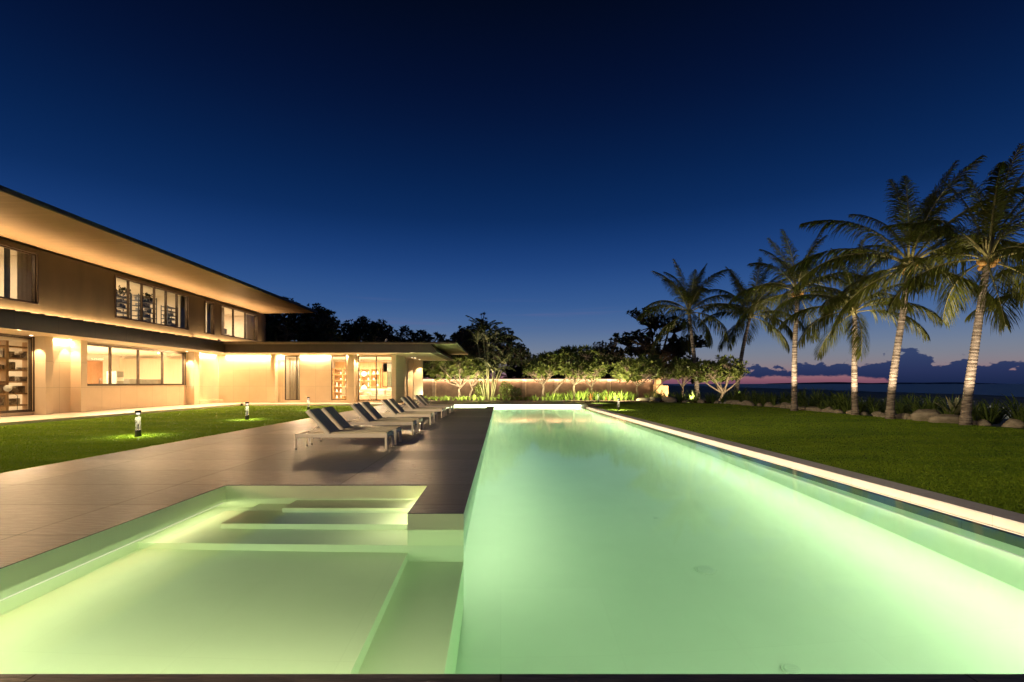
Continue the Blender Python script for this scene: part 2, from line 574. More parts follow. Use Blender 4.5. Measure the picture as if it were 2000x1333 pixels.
def glass_mat():
    m = bpy.data.materials.new('window_glass')
    m.use_nodes = True
    t = m.node_tree
    t.nodes.clear()
    h = NT(t)
    tr = h.n('ShaderNodeBsdfTransparent')
    tr.inputs[0].default_value = (.93, .95, .94, 1)
    gl = h.n('ShaderNodeBsdfGlossy')
    gl.inputs['Roughness'].default_value = 0.0
    fr = h.n('ShaderNodeFresnel')
    fr.inputs[0].default_value = 1.4
    mx = h.n('ShaderNodeMixShader')
    geo = h.n('ShaderNodeNewGeometry')
    t.links.new(h.math('MULTIPLY', fr.outputs[0], h.math('MULTIPLY', h.math('SUBTRACT', 1.0, geo.outputs['Backfacing']), 0.8)), mx.inputs[0])
    t.links.new(tr.outputs[0], mx.inputs[1]); t.links.new(gl.outputs[0], mx.inputs[2])
    o = h.n('ShaderNodeOutputMaterial')
    t.links.new(mx.outputs[0], o.inputs[0])
    return m


M_GLASS = glass_mat()


def water_mat():
    m = bpy.data.materials.new('pool_water')
    m.use_nodes = True
    t = m.node_tree
    t.nodes.clear()
    h = NT(t)
    rf = h.n('ShaderNodeBsdfRefraction')
    rf.inputs['IOR'].default_value = 1.333
    rf.inputs['Roughness'].default_value = 0.0
    gl = h.n('ShaderNodeBsdfGlossy')
    gl.inputs['Roughness'].default_value = 0.055
    fr = h.n('ShaderNodeFresnel')
    fr.inputs[0].default_value = 1.333
    mx = h.n('ShaderNodeMixShader')
    t.links.new(fr.outputs[0], mx.inputs[0])
    t.links.new(rf.outputs[0], mx.inputs[1]); t.links.new(gl.outputs[0], mx.inputs[2])
    va = h.n('ShaderNodeVolumeAbsorption')
    va.inputs['Color'].default_value = (.16, .90, .70, 1)
    va.inputs['Density'].default_value = 0.095
    o = h.n('ShaderNodeOutputMaterial')
    t.links.new(mx.outputs[0], o.inputs['Surface'])
    t.links.new(va.outputs[0], o.inputs['Volume'])
    return m


M_WATER = water_mat()


def sea_mat():
    m = bpy.data.materials.new('sea_water')
    m.use_nodes = True
    t = m.node_tree
    h = NT(t)
    b = t.nodes['Principled BSDF']
    b.inputs['Base Color'].default_value = (.008, .018, .040, 1)
    b.inputs['Roughness'].default_value = 0.42
    geo = h.n('ShaderNodeNewGeometry')
    mp = h.n('ShaderNodeMapping')
    mp.inputs['Scale'].default_value = (.03, .12, 1)
    t.links.new(geo.outputs['Position'], mp.inputs[0])
    bp = h.n('ShaderNodeBump')
    bp.inputs['Strength'].default_value = 0.6
    bp.inputs['Distance'].default_value = 1.5
    t.links.new(h.noise(mp.outputs[0], 1.0, 4), bp.inputs['Height'])
    t.links.new(bp.outputs[0], b.inputs['Normal'])
    return m


# ------------------------------------------------------------------ the setting: ground, sea, lawns, deck, pool
WL = -0.19           # water level
PX0, PX1 = -0.43, 5.72
NEAR = 2.50
FARP = 35.6
FLOOR = -2.29

# ground (everything not paved), with a hole where the pool is dug
b = MB()
zg = -0.26
for x0, x1, y0, y1 in ((-220, -5.6, -12, 420), (-5.6, 6.09, -12, 2.2), (-5.6, 6.09, 36.0, 420), (6.09, 19.6, -12, 420)):
    b.quad((x0, y0, zg), (x1, y0, zg), (x1, y1, zg), (x0, y1, zg))
tag(b.build('ground', M_GROUND), kind='structure')

# beach with a low berm, sea to the horizon
b = MB()
shore = [(30, -12), (58, 12), (66, 44), (74, 69), (92, 128), (122, 243), (170, 420)]
inner = [(19.6, -12), (19.6, 12), (19.6, 44), (19.6, 69), (19.6, 128), (19.6, 243), (19.6, 420)]
rows = []
NX = 40
rb = random.Random(3)
for (sx_, sy_), (ix_, iy_) in zip(shore, inner):
    pass
grid = []
NYB = 70
for j in range(NYB + 1):
    f = j / NYB * (len(shore) - 1)
    k = min(int(f), len(shore) - 2)
    q = f - k
    sxy = Vector(shore[k]).lerp(Vector(shore[k + 1]), q)
    ixy = Vector(inner[k]).lerp(Vector(inner[k + 1]), q)
    row = []
    for i in range(NX + 1):
        u = i / NX
        p = ixy.lerp(sxy, u)
        z = -0.27 + 0.07 * math.sin(p.x * .31 + p.y * .12) * math.sin(p.y * .09 + 1.3) + rb.uniform(-.03, .03)
        if u > .80:
            z += 0.16 * math.sin((u - .80) / .2 * PI) * (0.6 + .5 * math.sin(p.y * .07) * math.sin(p.y * .21 + 2))
        if i == NX:
            z = -2.4
        if i == 0:
            z = -0.27
        row.append((p.x, p.y, z))
    grid.append(row)
vs = [p for r_ in grid for p in r_]
fs = []
for j in range(NYB):
    for i in range(NX):
        a = j * (NX + 1) + i
        fs.append((a, a + 1, a + NX + 2, a + NX + 1))
b.add(vs, fs)
tag(b.build('beach', M_BEACH, smooth=True), kind='structure')

b = MB()
b.quad((-30000, 300, -2.1), (45000, 300, -2.1), (45000, 45000, -2.1), (-30000, 45000, -2.1))
b.quad((19.6, -12, -2.1), (45000, -12, -2.1), (45000, 300, -2.1), (19.6, 300, -2.1))
tag(b.build('sea', sea_mat()), kind='structure')

# far headland across the water
b = MB()
hl = []
for i in range(61):
    u = i / 60
    x = 5200 + 4300 * u
    z = 8 + 42 * (math.sin(u * PI) ** .8) * (0.55 + .25 * math.sin(u * 9) + .12 * math.sin(u * 23 + 1))
    hl.append((x, z))
for (xa, za), (xb, zb) in zip(hl[:-1], hl[1:]):
    b.hexa([(xa, 9000, -3), (xb, 9000, -3), (xb, 9600, -3), (xa, 9600, -3)], [(xa, 9300, za), (xb, 9300, zb), (xb, 9400, zb), (xa, 9400, za)])
tag(b.build('hills', mat('far_hill', c4(.05, .06, .09), c4(.06, .07, .1), 1.0, .01)), kind='structure')

# lawns
b = MB(); b.box(-18.15, -8.42, -12.0, 33.9, -.25, -.03)
tag(b.build('lawn', M_GRASS), kind='structure')
b = MB()
NYL = 60
for j in range(NYL):          # seaward lawn with a wavy edge against the rocks
    ya, yb = -3 + 50 * j / NYL, -3 + 50 * (j + 1) / NYL
    ex = lambda y: (18.9 + .25 * math.sin(y * .8) + .2 * math.sin(y * .37 + 2)) if y < 40.5 else 18.9 - (y - 40.5) * 1.15
    ex0 = lambda y: 6.5 if y < 36.5 else 6.5 + max(0, (y - 36.5)) * .25
    b.hexa([(ex0(ya), ya, -.25), (ex(ya), ya, -.25), (ex(yb), yb, -.25), (ex0(yb), yb, -.25)],
           [(ex0(ya), ya, -.145), (ex(ya), ya, -.145), (ex(yb), yb, -.145), (ex0(yb), yb, -.145)])
tag(b.build('lawn', M_GRASS), kind='structure')


def grass(name, label, n, region, z, hmin, hmax, seed):
    """turf blades, one triangle each, thinner further away"""
    rng = np.random.RandomState(seed)
    pts = region(rng, n)
    n = len(pts)
    d = np.sqrt(pts[:, 0] ** 2 + pts[:, 1] ** 2)
    hgt = rng.uniform(hmin, hmax, n) * (0.9 + d * 0.012)
    wid = rng.uniform(.004, .008, n) * (1 + d * .10)
    an = rng.uniform(0, 2 * PI, n)
    lean = rng.normal(0, .45, (n, 2)) * hgt[:, None]
    v = np.zeros((n, 3, 3), dtype=np.float32)
    v[:, 0, 0] = pts[:, 0] - np.cos(an) * wid; v[:, 0, 1] = pts[:, 1] - np.sin(an) * wid; v[:, 0, 2] = z
    v[:, 1, 0] = pts[:, 0] + np.cos(an) * wid; v[:, 1, 1] = pts[:, 1] + np.sin(an) * wid; v[:, 1, 2] = z
    v[:, 2, :2] = pts + lean; v[:, 2, 2] = z + hgt
    me = bpy.data.meshes.new(name)
    me.vertices.add(n * 3)
    me.vertices.foreach_set('co', v.reshape(-1))
    me.loops.add(n * 3)
    me.loops.foreach_set('vertex_index', np.arange(n * 3, dtype=np.int32))
    me.polygons.add(n)
    me.polygons.foreach_set('loop_start', np.arange(0, n * 3, 3, dtype=np.int32))
    me.update(calc_edges=True)
    me.materials.append(M_GRASSB)
    o = bpy.data.objects.new(name, me)
    COL.objects.link(o)
    return tag(o, label, 'grass', kind='stuff')


def reg_right(rng, n):
    # uniform in 1/y so that the picture is covered evenly
    y = 1 / rng.uniform(1 / 40.0, 1 / 5.2, n)
    x = rng.uniform(6.53, 18.7, n)
    p = np.stack([x, y], 1)
    return p[(x < y * 1.16 + 6)]


def reg_left(rng, n):
    y = 1 / rng.uniform(1 / 33.8, 1 / 7.6, n)
    x = rng.uniform(-18.1, -8.45, n)
    p = np.stack([x, y], 1)
    return p[(x > -y * 1.12 - 5)]


grass('lawn_grass', 'short mown turf of the seaward lawn right of the pool', 330000, reg_right, -.147, .014, .030, 5)
grass('lawn_grass', 'short mown turf of the lawn between house and pool terrace', 200000, reg_left, -.032, .014, .030, 6)

# terrace
b = MB()
for x0, x1, y0, y1 in ((-8.4, -4.07, NEAR, 30.1), (-4.07, -1.08, 7.15, 30.1), (-1.08, -.43, 5.6, 30.1), (-.92, -.43, 30.1, 32.0),
                       (-8.4, -5.2, 30.1, FARP), (-23, 6.16, FARP, 43.2), (-23.0, -8.4, 34.05, FARP), (-8.4, 12.0, -12, NEAR), (5.8, 12.0, NEAR, 2.9)):
    b.box(x0, x1, y0, y1, -.006, 0.0)
# curved end of the far terrace
vs = [(6.16, FARP, 0), (7.3, FARP + .1, 0), (6.9, 37.6, 0), (6.5, 39.4, 0), (6.16, 41, 0)]
b.add([(x, y, 0.0) for x, y, z in vs] + [(x, y, -.006) for x, y, z in vs], [(0, 1, 2, 3, 4), (9, 8, 7, 6, 5), (0, 5, 6, 1), (1, 6, 7, 2), (2, 7, 8, 3), (3, 8, 9, 4), (4, 9, 5, 0)])
deck = tag(b.build('pool_deck', M_DECK), kind='structure')

# house apron
b = MB()
b.box(-23, -18.2, -12, 34.0, -.25, .08)
b.box(-18.2, -7.0, 34.0, 36.9, -.25, .08)
b.box(-23, -18.2, 34.0, 36.9, -.25, .08)
tag(b.build('house_path', M_APRON), kind='structure')

# planting bed along the garden wall
b = MB()
b.box(-16, 19.5, 43.2, 48.9, -.25, -.02)
b.hexa([(6.2, 41.2, -.25), (13.5, 43.5, -.25), (13.5, 44.2, -.25), (6.2, 44.2, -.25)], [(6.2, 41.0, -.02), (13.5, 43.5, -.05), (13.5, 43.2, -.02), (6.2, 43.2, -.02)])
tag(b.build('planting_bed', M_SOIL), kind='structure')

# pool basin
b = MB()
T = -.006                                    # underside of the terrace facing
MI = [0]
def Q(*p): b.quad(*p, mi=MI[0])
def wallx(x, y0, y1, z0, z1): Q((x, y0, z0), (x, y1, z0), (x, y1, z1), (x, y0, z1))
def wally(y, x0, x1, z0, z1): Q((x0, y, z0), (x1, y, z0), (x1, y, z1), (x0, y, z1))
def flat(x0, x1, y0, y1, z): Q((x0, y0, z), (x1, y0, z), (x1, y1, z), (x0, y1, z))
RC = .14                                     # lip overhang
LIPR, LIPS = -1.02, -.42
# floors
flat(-.43 - RC, PX1 + RC, 5.6, FARP + .02, FLOOR)
flat(-.43, PX1 + RC, NEAR, 5.6, FLOOR)
flat(-5.2, -.43 - RC, 32.0, FARP, FLOOR)
flat(-5.2, -.92, 30.1, 32.0, FLOOR)
# left wall of the long pool: face, lip, recess
wallx(PX0, 5.6, 32.0, LIPR, T)
flat(PX0 - RC, PX0, 5.6, 32.0, LIPR)
wallx(PX0 - RC, 5.6, 32.0, FLOOR, LIPR)
wally(5.601, PX0 - RC, PX0, FLOOR, LIPR)
wally(32.0, -.92, PX0, FLOOR, T)
wallx(-.92, 30.1, 32.0, FLOOR, T)
wally(30.1, -5.2, -.92, FLOOR, T)
wallx(-5.2, 30.1, FARP, FLOOR, T)
# far wall
wally(FARP, -5.2, 6.2, FLOOR, T)
# right wall: weir top just under water, lip, recess, trough, face of the coping
WT = WL - .004
wallx(PX1, NEAR, FARP, LIPR, -.66)
wallx(PX1 + .08, NEAR, FARP, -.62, WT)
flat(PX1 + .08, 6.1, NEAR, FARP, -.62)
flat(PX1, PX1 + RC, NEAR, FARP, LIPR)
wallx(PX1 + RC, NEAR, FARP, FLOOR, LIPR)
# near wall
wally(NEAR, -4.07 - RC, PX1 + RC, FLOOR, T)
# shallow basin: floor, bench, steps
SF, SB = -.98, -1.21
MI[0] = 1
flat(-4.07 - RC, -1.08, NEAR, 5.62, SF)
wallx(-1.08, NEAR, 5.6, SB, SF)
flat(-1.08, PX0, NEAR, 5.6, SB)
wallx(PX0, NEAR, 5.6, FLOOR, SB)
wally(5.6, -1.08, PX0, SB, T)
wallx(-1.08, 5.6, 7.15, SF, T)
SA, SBt, SC = -.30, -.53, -.75
wally(5.62, -4.07 - RC, -1.08, SF, SC); flat(-4.07 - RC, -1.08, 5.62, 7.15, SC)
wally(6.16, -3.57, -1.08, SC, SBt); flat(-3.57, -1.08, 6.16, 7.15, SBt); wallx(-3.57, 6.16, 7.15, SC, SBt)
wally(6.69, -3.02, -1.08, SBt, SA); flat(-3.02, -1.08, 6.69, 7.15, SA); wallx(-3.02, 6.69, 7.15, SBt, SA)
wally(7.15, -4.07 - RC, -1.08, SF, T)
wallx(-4.07, NEAR, 7.15, LIPS, T)
flat(-4.07 - RC, -4.07, NEAR, 7.15, LIPS)
wallx(-4.07 - RC, NEAR, 7.15, SF, LIPS)
pool = tag(b.build('pool_basin', [M_POOL, M_SPA]), kind='structure')
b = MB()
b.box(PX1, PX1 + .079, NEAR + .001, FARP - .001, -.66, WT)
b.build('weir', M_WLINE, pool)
# coping beyond the overflow trough
b = MB()
b.box(6.10, 6.14, 2.9, 34.4, -.62, -.149)
tag(b.build('coping_face', M_COPE, pool), kind='structure')
b = MB()
b.box(6.1, 6.52, 2.9, 34.4, -.149, -.128)
tag(b.build('coping', M_COPET, pool), kind='structure')
b = MB()
b.box(6.20, 7.35, FARP - .75, FARP - .005, -.25, .001)
b.box(6.20, 6.8, 34.4, FARP - .76, -.25, -.06)
tag(b.build('coping_block', mat('brown_stone', c4(.16, .115, .075), c4(.23, .17, .115), .7, 5, .3), pool), kind='structure')

b = MB()
for x0, x1, y0, y1 in ((-5.2, PX1 + .079, 32.0, FARP), (-5.2, -.92, 30.1, 32.0), (PX0, PX1 + .079, 5.6, 32.0), (-4.07, PX1 + .079, NEAR, 5.6), (-4.07, -1.08, 5.6, 7.15)):
    b.quad((x0, y0, WL), (x1, y0, WL), (x1, y1, WL), (x0, y1, WL))
water = tag(b.build('pool_water', M_WATER), kind='structure')

# the strips of light under the lips (seen as thin bright lines) and their lamps
b = MB()
b.box(PX1 - .014, PX1 - .001, NEAR, FARP - .1, LIPR + .001, LIPR + .022)
b.build('light_strip', M_LEDP, pool)
b = MB()
b.box(PX0 - .06, PX0 - .02, 5.7, 31.9, LIPR - .012, LIPR - .002)
b.build('light_strip', M_LEDP, pool)
b = MB()
b.box(-4.069, -4.058, NEAR + .02, 7.1, LIPS + .001, LIPS + .014)
b.build('light_strip', M_LEDP, pool)
b = MB()
b.box(PX1 + .085, PX1 + .10, NEAR + .5, FARP - 1.2, -.46, -.44)
b.build('light_strip', M_LED, pool)
yl = (NEAR + FARP) / 2
area('pool_lamp', (PX1 + .04, 10.8, LIPR - .02), (-1, 0, -.85), (0, 1, 0), 16.4, .04, 275, POOLC, 170)
area('pool_lamp', (PX1 + .04, 27.2, LIPR - .02), (-1, 0, -.85), (0, 1, 0), 16.4, .04, 430, POOLC, 170)
area('pool_lamp', (PX0 - .04, 12.3, LIPR - .02), (1, 0, -.85), (0, 1, 0), 13, .04, 155, POOLC, 170)
area('pool_lamp', (PX0 - .04, 25.3, LIPR - .02), (1, 0, -.85), (0, 1, 0), 13, .04, 250, POOLC, 170)
area('spa_lamp', (-4.095, 4.8, LIPS - .02), (1, 0, -.9), (0, 1, 0), 4.5, .03, 26, (1, .95, .60))
b = MB(); b.box(-1.094, -1.081, 5.7, 7.1, -.23, -.215); b.build('light_strip', M_LEDP, pool)  # unseen strip and lamp added here to brighten the step treads
area('step_fill_lamp', (-1.11, 6.4, -.225), (-1, 0, -.55), (0, 1, 0), 1.3, .02, 9, (1, .95, .60))
area('pool_lamp', (-2.0, FARP - .04, LIPR), (0, -.5, -1), (1, 0, 0), 6, .04, 420, POOLC)  # lamps added on the far wall without strips, to brighten the far half
area('pool_lamp', (2.6, FARP - .04, LIPR + .35), (0, -.9, -.3), (1, 0, 0), 6, .04, 420, POOLC)
b = MB(); b.box(-5.1, 6.0, FARP - .05, FARP - .02, -.05, -.032); b.build('light_strip', M_LEDP, pool)
area('far_lamp', (.4, FARP - .06, -.05), (0, .45, -1), (1, 0, 0), 11, .03, 95, POOLC)
b = MB(); b.box(-4.0, 5.6, NEAR + .005, NEAR + .03, -.25, -.235); b.build('light_strip', M_LEDP, pool)
area('near_lamp', (-2.2, NEAR + .04, -.225), (0, 1, -.22), (1, 0, 0), 3.6, .03, 62, (1, .95, .60))
area('near_lamp', (2.7, NEAR + .04, -.45), (0, 1, -.25), (1, 0, 0), 5.6, .03, 60, POOLC)
area('trough_lamp', (PX1 + .105, yl - .3, -.45), (1, 0, .55), (0, 1, 0), FARP - NEAR - 2, .03, 260, (1, .77, .56))

# drain covers on the pool floor
def drain(x, y, r, label):
    t = thing('drain_cover', label, 'drain cover', (x, y, FLOOR))
    c = MB(); c.tube([(0, 0, .003), (0, 0, .012)], [r, r * .96], 32)
    c.build('rim', M_POOL, t)
    c = MB(); c.tube([(0, 0, .012), (0, 0, .018)], [r * .8, r * .74], 32)
    for k in range(4):
        c.bar((-r * .5, (k - 1.5) * r * .28, .019), (r * .5, (k - 1.5) * r * .28, .019), r * .08, .004)
    c.build('grate', mat('drain_plastic', c4(.70, .75, .64), c4(.74, .79, .68), .5, 5), t)
drain(2.68, 6.33, .135, 'large round white drain cover in the middle of the pool floor')
drain(2.63, 8.2, .05, 'small round fitting on the pool floor beyond the large drain')
drain(2.70, 4.48, .09, 'round drain cover close to the near pool edge')

# ------------------------------------------------------------------ the house
HX = -21.4           # plane of the long facade
HY = 36.7            # plane of the wing facade
SZ = 3.68            # soffit of the ground-floor canopy
FZ = .08             # floor
villa = thing('house', 'long two-storey cream and brown house with lit windows beside the lawn', 'house', (0, 0, 0))


def wall_with_holes_x(mb, x0, x1, y0, y1, z0, z1, holes):
    """wall in the YZ plane; holes (ya, yb, za, zb) sorted along y"""
    y = y0
    for ya, yb, za, zb in holes:
        if ya > y: mb.box(x0, x1, y, ya, z0, z1)
        if za > z0: mb.box(x0, x1, ya, yb, z0, za)
        if zb < z1: mb.box(x0, x1, ya, yb, zb, z1)
        y = yb
    if y < y1: mb.box(x0, x1, y, y1, z0, z1)


def wall_with_holes_y(mb, y0, y1, x0, x1, z0, z1, holes):
    x = x0
    for xa, xb, za, zb in holes:
        if xa > x: mb.box(x, xa, y0, y1, z0, z1)
        if za > z0: mb.box(xa, xb, y0, y1, z0, za)
        if zb < z1: mb.box(xa, xb, y0, y1, zb, z1)
        x = xb
    if x < x1: mb.box(x, x1, y0, y1, z0, z1)


LOW = [(-10.5, 10.5, .28, 3.60), (17.6, 22.12, .28, 3.60), (24.55, 32.75, 1.45, 3.56)]
b = MB(); wall_with_holes_x(b, HX - .25, HX, -12, HY, FZ, SZ, LOW)
b.build('lower_wall', M_WALL, villa)
WING = [(-16.4, -15.25, .27, 3.62), (-12.87, -11.72, .27, 3.62), (-10.82, -8.20, .22, 3.62)]
b = MB(); wall_with_holes_y(b, HY, HY + .25, HX, -7.85, FZ, SZ, WING)
b.build('wing_wall', M_WALLX, villa)
UP = [(18.2, 22.3, 5.2, 7.46), (26.85, 33.1, 5.22, 7.50), (35.0, 36.05, 5.18, 7.50), (37.0, 42.45, 5.26, 7.52)]
b = MB(); wall_with_holes_x(b, HX - .25, HX, -12, 44.0, SZ + .2, 7.72, UP)
b.box(-33, HX - .25, 43.75, 44.0, SZ + .2, 7.72)
b.build('upper_wall', M_UPPER, villa)


def window_x(ya, yb, za, zb, nmul, sill=True, x=HX):
    """window in the long facade: frame with mullions, one pane per light"""
    f = MB()
    w = .055
    xo, xi = x - .16, x - .03
    f.box(xo, xi, ya, ya + w, za, zb); f.box(xo, xi, yb - w, yb, za, zb)
    f.box(xo, xi, ya + w, yb - w, za, za + w); f.box(xo, xi, ya + w, yb - w, zb - w, zb)
    ys = [ya + (yb - ya) * k / nmul for k in range(nmul + 1)]
    for k in range(1, nmul):
        f.box(xo, xi, ys[k] - w * .6, ys[k] + w * .6, za + w, zb - w)
    # slim reveal trim standing proud of the wall
    f.box(x + .001, x + .05, ya - .05, ya, za - .05, zb + .05); f.box(x + .001, x + .05, yb, yb + .05, za - .05, zb + .05)
    f.box(x + .001, x + .05, ya, yb, zb, zb + .05); f.box(x + .001, x + .05, ya, yb, za - .05, za)
    o = f.build('window', M_FRAME, villa)
    for k in range(nmul):
        p = MB(); p.box(x - .10, x - .09, ys[k] + w * .6, ys[k + 1] - w * .6, za + w, zb - w)
        p.build('pane', M_GLASS, o)
    return o


def window_y(xa, xb, za, zb, cuts, y=HY):
    f = MB()
    w = .05
    yi, yo = y + .03, y + .15
    f.box(xa, xa + w, yi, yo, za, zb); f.box(xb - w, xb, yi, yo, za, zb)
    f.box(xa + w, xb - w, yi, yo, za, za + w); f.box(xa + w, xb - w, yi, yo, zb - w, zb)
    xs = [xa] + cuts + [xb]
    for c in cuts:
        f.box(c - w * .6, c + w * .6, yi, yo, za + w, zb - w)
    o = f.build('window', M_FRAME, villa)
    for k in range(len(xs) - 1):
        p = MB(); p.box(xs[k] + w * .6, xs[k + 1] - w * .6, y + .08, y + .09, za + w, zb - w)
        p.build('pane', M_GLASS, o)
    return o


window_x(*LOW[0], 8)  # window of the added near room, out of view
window_x(*LOW[1], 3)
window_x(*LOW[2], 4)
window_x(*UP[0], 2); window_x(*UP[1], 6); window_x(*UP[2], 1); window_x(*UP[3], 3)
for wq, cuts in zip(WING, ([-15.5], [], [-9.46])):
    window_y(*wq, cuts)

# fins between the bays
for ya, yb, d in ((22.15, 22.52, .55), (24.05, 24.42, .52), (32.95, 33.5, .52)):
    b = MB(); b.box(HX + .002, HX + d, ya, yb, FZ, SZ); b.build('fin', M_WALLX, villa)
for xa, xb in ((-17.2, -16.9), (-11.42, -10.98)):
    b = MB(); b.box(xa, xb, HY - .55, HY - .002, FZ, SZ); b.build('fin', M_WALL, villa)
# end pier and the fins of the gable end
b = MB(); b.box(-8.17, -7.83, HY - .5, HY + 2.9, FZ, SZ); b.build('pier', M_WALL, villa)
b = MB(); b.box(-7.9, -7.5, 41.3, 41.6, FZ, SZ); b.build('fin', M_WALLX, villa)
b = MB(); b.box(-7.95, -7.13, 44.0, 44.35, FZ, SZ); b.build('fin', M_WALLX, villa)
# low plinth at the corner
b = MB(); b.box(HX + .002, HX + .5, 33.6, 36.4, FZ, FZ + .26); b.build('plinth', M_WALL, villa)

# canopy: long side and wing
CE = -19.2
CY = 33.5
b = MB()
b.box(HX - .3, CE, -12, CY, SZ, SZ + .06)
b.box(HX - .3, -4.4, CY, 45.4, SZ, SZ + .06)
b.build('canopy_soffit', M_SOFFL, villa)
b = MB()
b.box(CE, CE + .08, -12, CY - .08, SZ - .03, SZ + .60)
b.build('canopy_fascia', M_FASCIA, villa)
b = MB()
b.box(CE, -4.9, CY - .08, CY, SZ - .03, SZ + .56)
b.hexa([(-4.9, CY - .08, SZ - .03), (-4.4, CY - .08, SZ - .03), (-4.4, 45.4, SZ - .03), (-4.9, 45.4, SZ - .03)],
       [(-4.9, CY - .08, SZ + .56), (-4.82, CY - .08, SZ + .56), (-4.82, 45.4, SZ + .56), (-4.9, 45.4, SZ + .56)])
b.build('canopy_fascia', M_FASCX, villa)
b = MB()
b.hexa([(HX - .3, CY - .25, SZ + .56), (-3.05, CY - .25, SZ + .56), (-3.05, 45.6, SZ + .56), (HX - .3, 45.6, SZ + .56)],
       [(HX - .3, CY - .25, SZ + .70), (-3.05, CY - .25, SZ + .64), (-3.05, 45.6, SZ + .64), (HX - .3, 45.6, SZ + .95)])
b.build('wing_roof', mat('roof_underside', c4(.22, .15, .085), c4(.28, .195, .115), .6, 3), villa)
b = MB()                                     # dark capping of the wing roof
b.hexa([(HX - .3, CY - .28, SZ + .701), (-3.02, CY - .28, SZ + .642), (-3.02, 45.63, SZ + .642), (HX - .3, 45.63, SZ + .951)],
       [(HX - .3, CY - .28, SZ + .75), (-3.02, CY - .28, SZ + .69), (-3.02, 45.63, SZ + .69), (HX - .3, 45.63, SZ + 1.0)])
b.build('roof_edge', M_TILE, villa)
b = MB()                                     # tiles of the long canopy: tilted slabs, saw-toothed at the eave
y = -12.0
while y < CY - .3:
    y2 = y + .62
    b.hexa([(HX - .02, y, SZ + .80), (CE + .14, y, SZ + .60), (CE + .14, y2, SZ + .60), (HX - .02, y2, SZ + .80)],
           [(HX - .02, y, SZ + .86), (CE + .14, y, SZ + .66), (CE + .14, y2 - .01, SZ + .735), (HX - .02, y2 - .01, SZ + .93)])
    y = y2
b.build('canopy_roof', M_TILE, villa)

# upper roof with its deep soffit
EX, EY = -16.5, 43.4
b = MB()
b.hexa([(HX - 12, -13, 7.72), (EX, -13, 7.86), (EX, EY, 7.86), (HX - 12, EY + .7, 7.72)],
       [(HX - 12, -13, 7.78), (EX, -13, 7.92), (EX, EY, 7.92), (HX - 12, EY + .7, 7.78)])
b.build('upper_soffit', M_SOFFIT, villa)
b = MB()
b.hexa([(HX - 12, -13.1, 7.785), (EX + .05, -13.1, 7.925), (EX + .05, EY + .06, 7.925), (HX - 12, EY + .8, 7.785)],
       [(HX - 12, -13.1, 9.6), (EX + .05, -13.1, 8.04), (EX + .05, EY + .06, 8.04), (HX - 12, EY + .8, 9.6)])
b.box(EX, EX + .06, -13.1, EY + .05, 7.85, 7.924)
b.build('upper_roof', mat('dark_roof', c4(.035, .032, .028), c4(.05, .045, .04), .7, 5), villa)

# rooms
b = MB()
def room(mb, x0, x1, y0, y1, z0, z1, open_side):
    t = .05
    mb.box(x0, x1, y0, y1, z0 - t, z0)
    mb.box(x0, x1, y0, y1, z1, z1 + t)
    if open_side != '-x': mb.box(x0 - t, x0, y0, y1, z0 - t, z1 + t)
    if open_side != '+x': mb.box(x1, x1 + t, y0, y1, z0 - t, z1 + t)
    if open_side != '-y': mb.box(x0, x1, y0 - t, y0, z0 - t, z1 + t)
    if open_side != '+y': mb.box(x0, x1, y1, y1 + t, z0 - t, z1 + t)
xi = HX - .252
room(b, -28, xi, -11.5, 11.5, .1, 3.6, '+x')  # unseen near room, added so its lamp lights the loungers and terrace
room(b, -26.5, xi, 14.5, 23.6, .1, 3.6, '+x')
room(b, -28.5, xi, 24.2, 36.4, .1, 3.6, '+x')
room(b, -26, xi, 15, 23.05, 4.75, 7.62, '+x')
room(b, -27, xi, 23.2, 33.95, 4.75, 7.62, '+x')
room(b, -25, xi, 34.2, 36.6, 4.75, 7.62, '+x')
room(b, -26, xi, 36.7, 43.6, 4.75, 7.62, '+x')
room(b, -17.2, -15.0, HY + .252, 39.4, .1, 3.6, '-y')
room(b, -14.6, -8.2, HY + .252, 42.4, .1, 3.6, '-y')
b.build('room', M_PLASTER, villa)
ROOML = [((-23.6, 0, 3.5), 3, 18, 420), ((-24.2, 19.5, 3.5), 2.5, 3.5, 130), ((-24.6, 29, 3.5), 3, 6, 760), ((-24, 19.5, 7.55), 2, 3, 110), ((-24.3, 28.5, 7.55), 2.5, 5, 190),  # first entry is the fill lamp of the added near room
         ((-23.4, 35.3, 7.55), 1, 1, 40), ((-23.8, 40, 7.55), 2, 3, 170), ((-16.1, 38.2, 3.5), 1, 1, 60), ((-11.4, 39.6, 3.5), 4, 2.5, 360)]
for (p, lx, ly, w) in ROOML:
    area('room_lamp', p, (0, 0, -1), (1, 0, 0), lx, ly, w, WARMW)

# cove strips and their lamps (wing)
def cove_y(xa, xb, p, y=HY):
    c = MB(); c.box(xa, xb, y - .10, y - .05, SZ - .05, SZ - .012)
    c.build('light_strip', M_LED, villa)
    area('cove_lamp', ((xa + xb) / 2, y - .085, SZ - .06), (0, .22, -1), (1, 0, 0), xb - xa - .02, .03, p * (xb - xa), (1, .72, .43))
def cove_x(ya, yb, p, x=HX):
    c = MB(); c.box(x + .05, x + .10, ya, yb, SZ - .05, SZ - .012)
    c.build('light_strip', M_LED, villa)
    area('cove_lamp', (x + .085, (ya + yb) / 2, SZ - .06), (-.22, 0, -1), (0, 1, 0), yb - ya - .02, .03, p * (yb - ya), (1, .72, .43))
CP = 48
cove_y(-20.8, -17.22, CP); cove_y(-16.85, -16.42, CP); cove_y(-15.2, -12.9, CP); cove_y(-11.7, -11.44, CP)
cove_x(22.55, 24.03, 22)
cove_x(33.8, 36.3, 22)


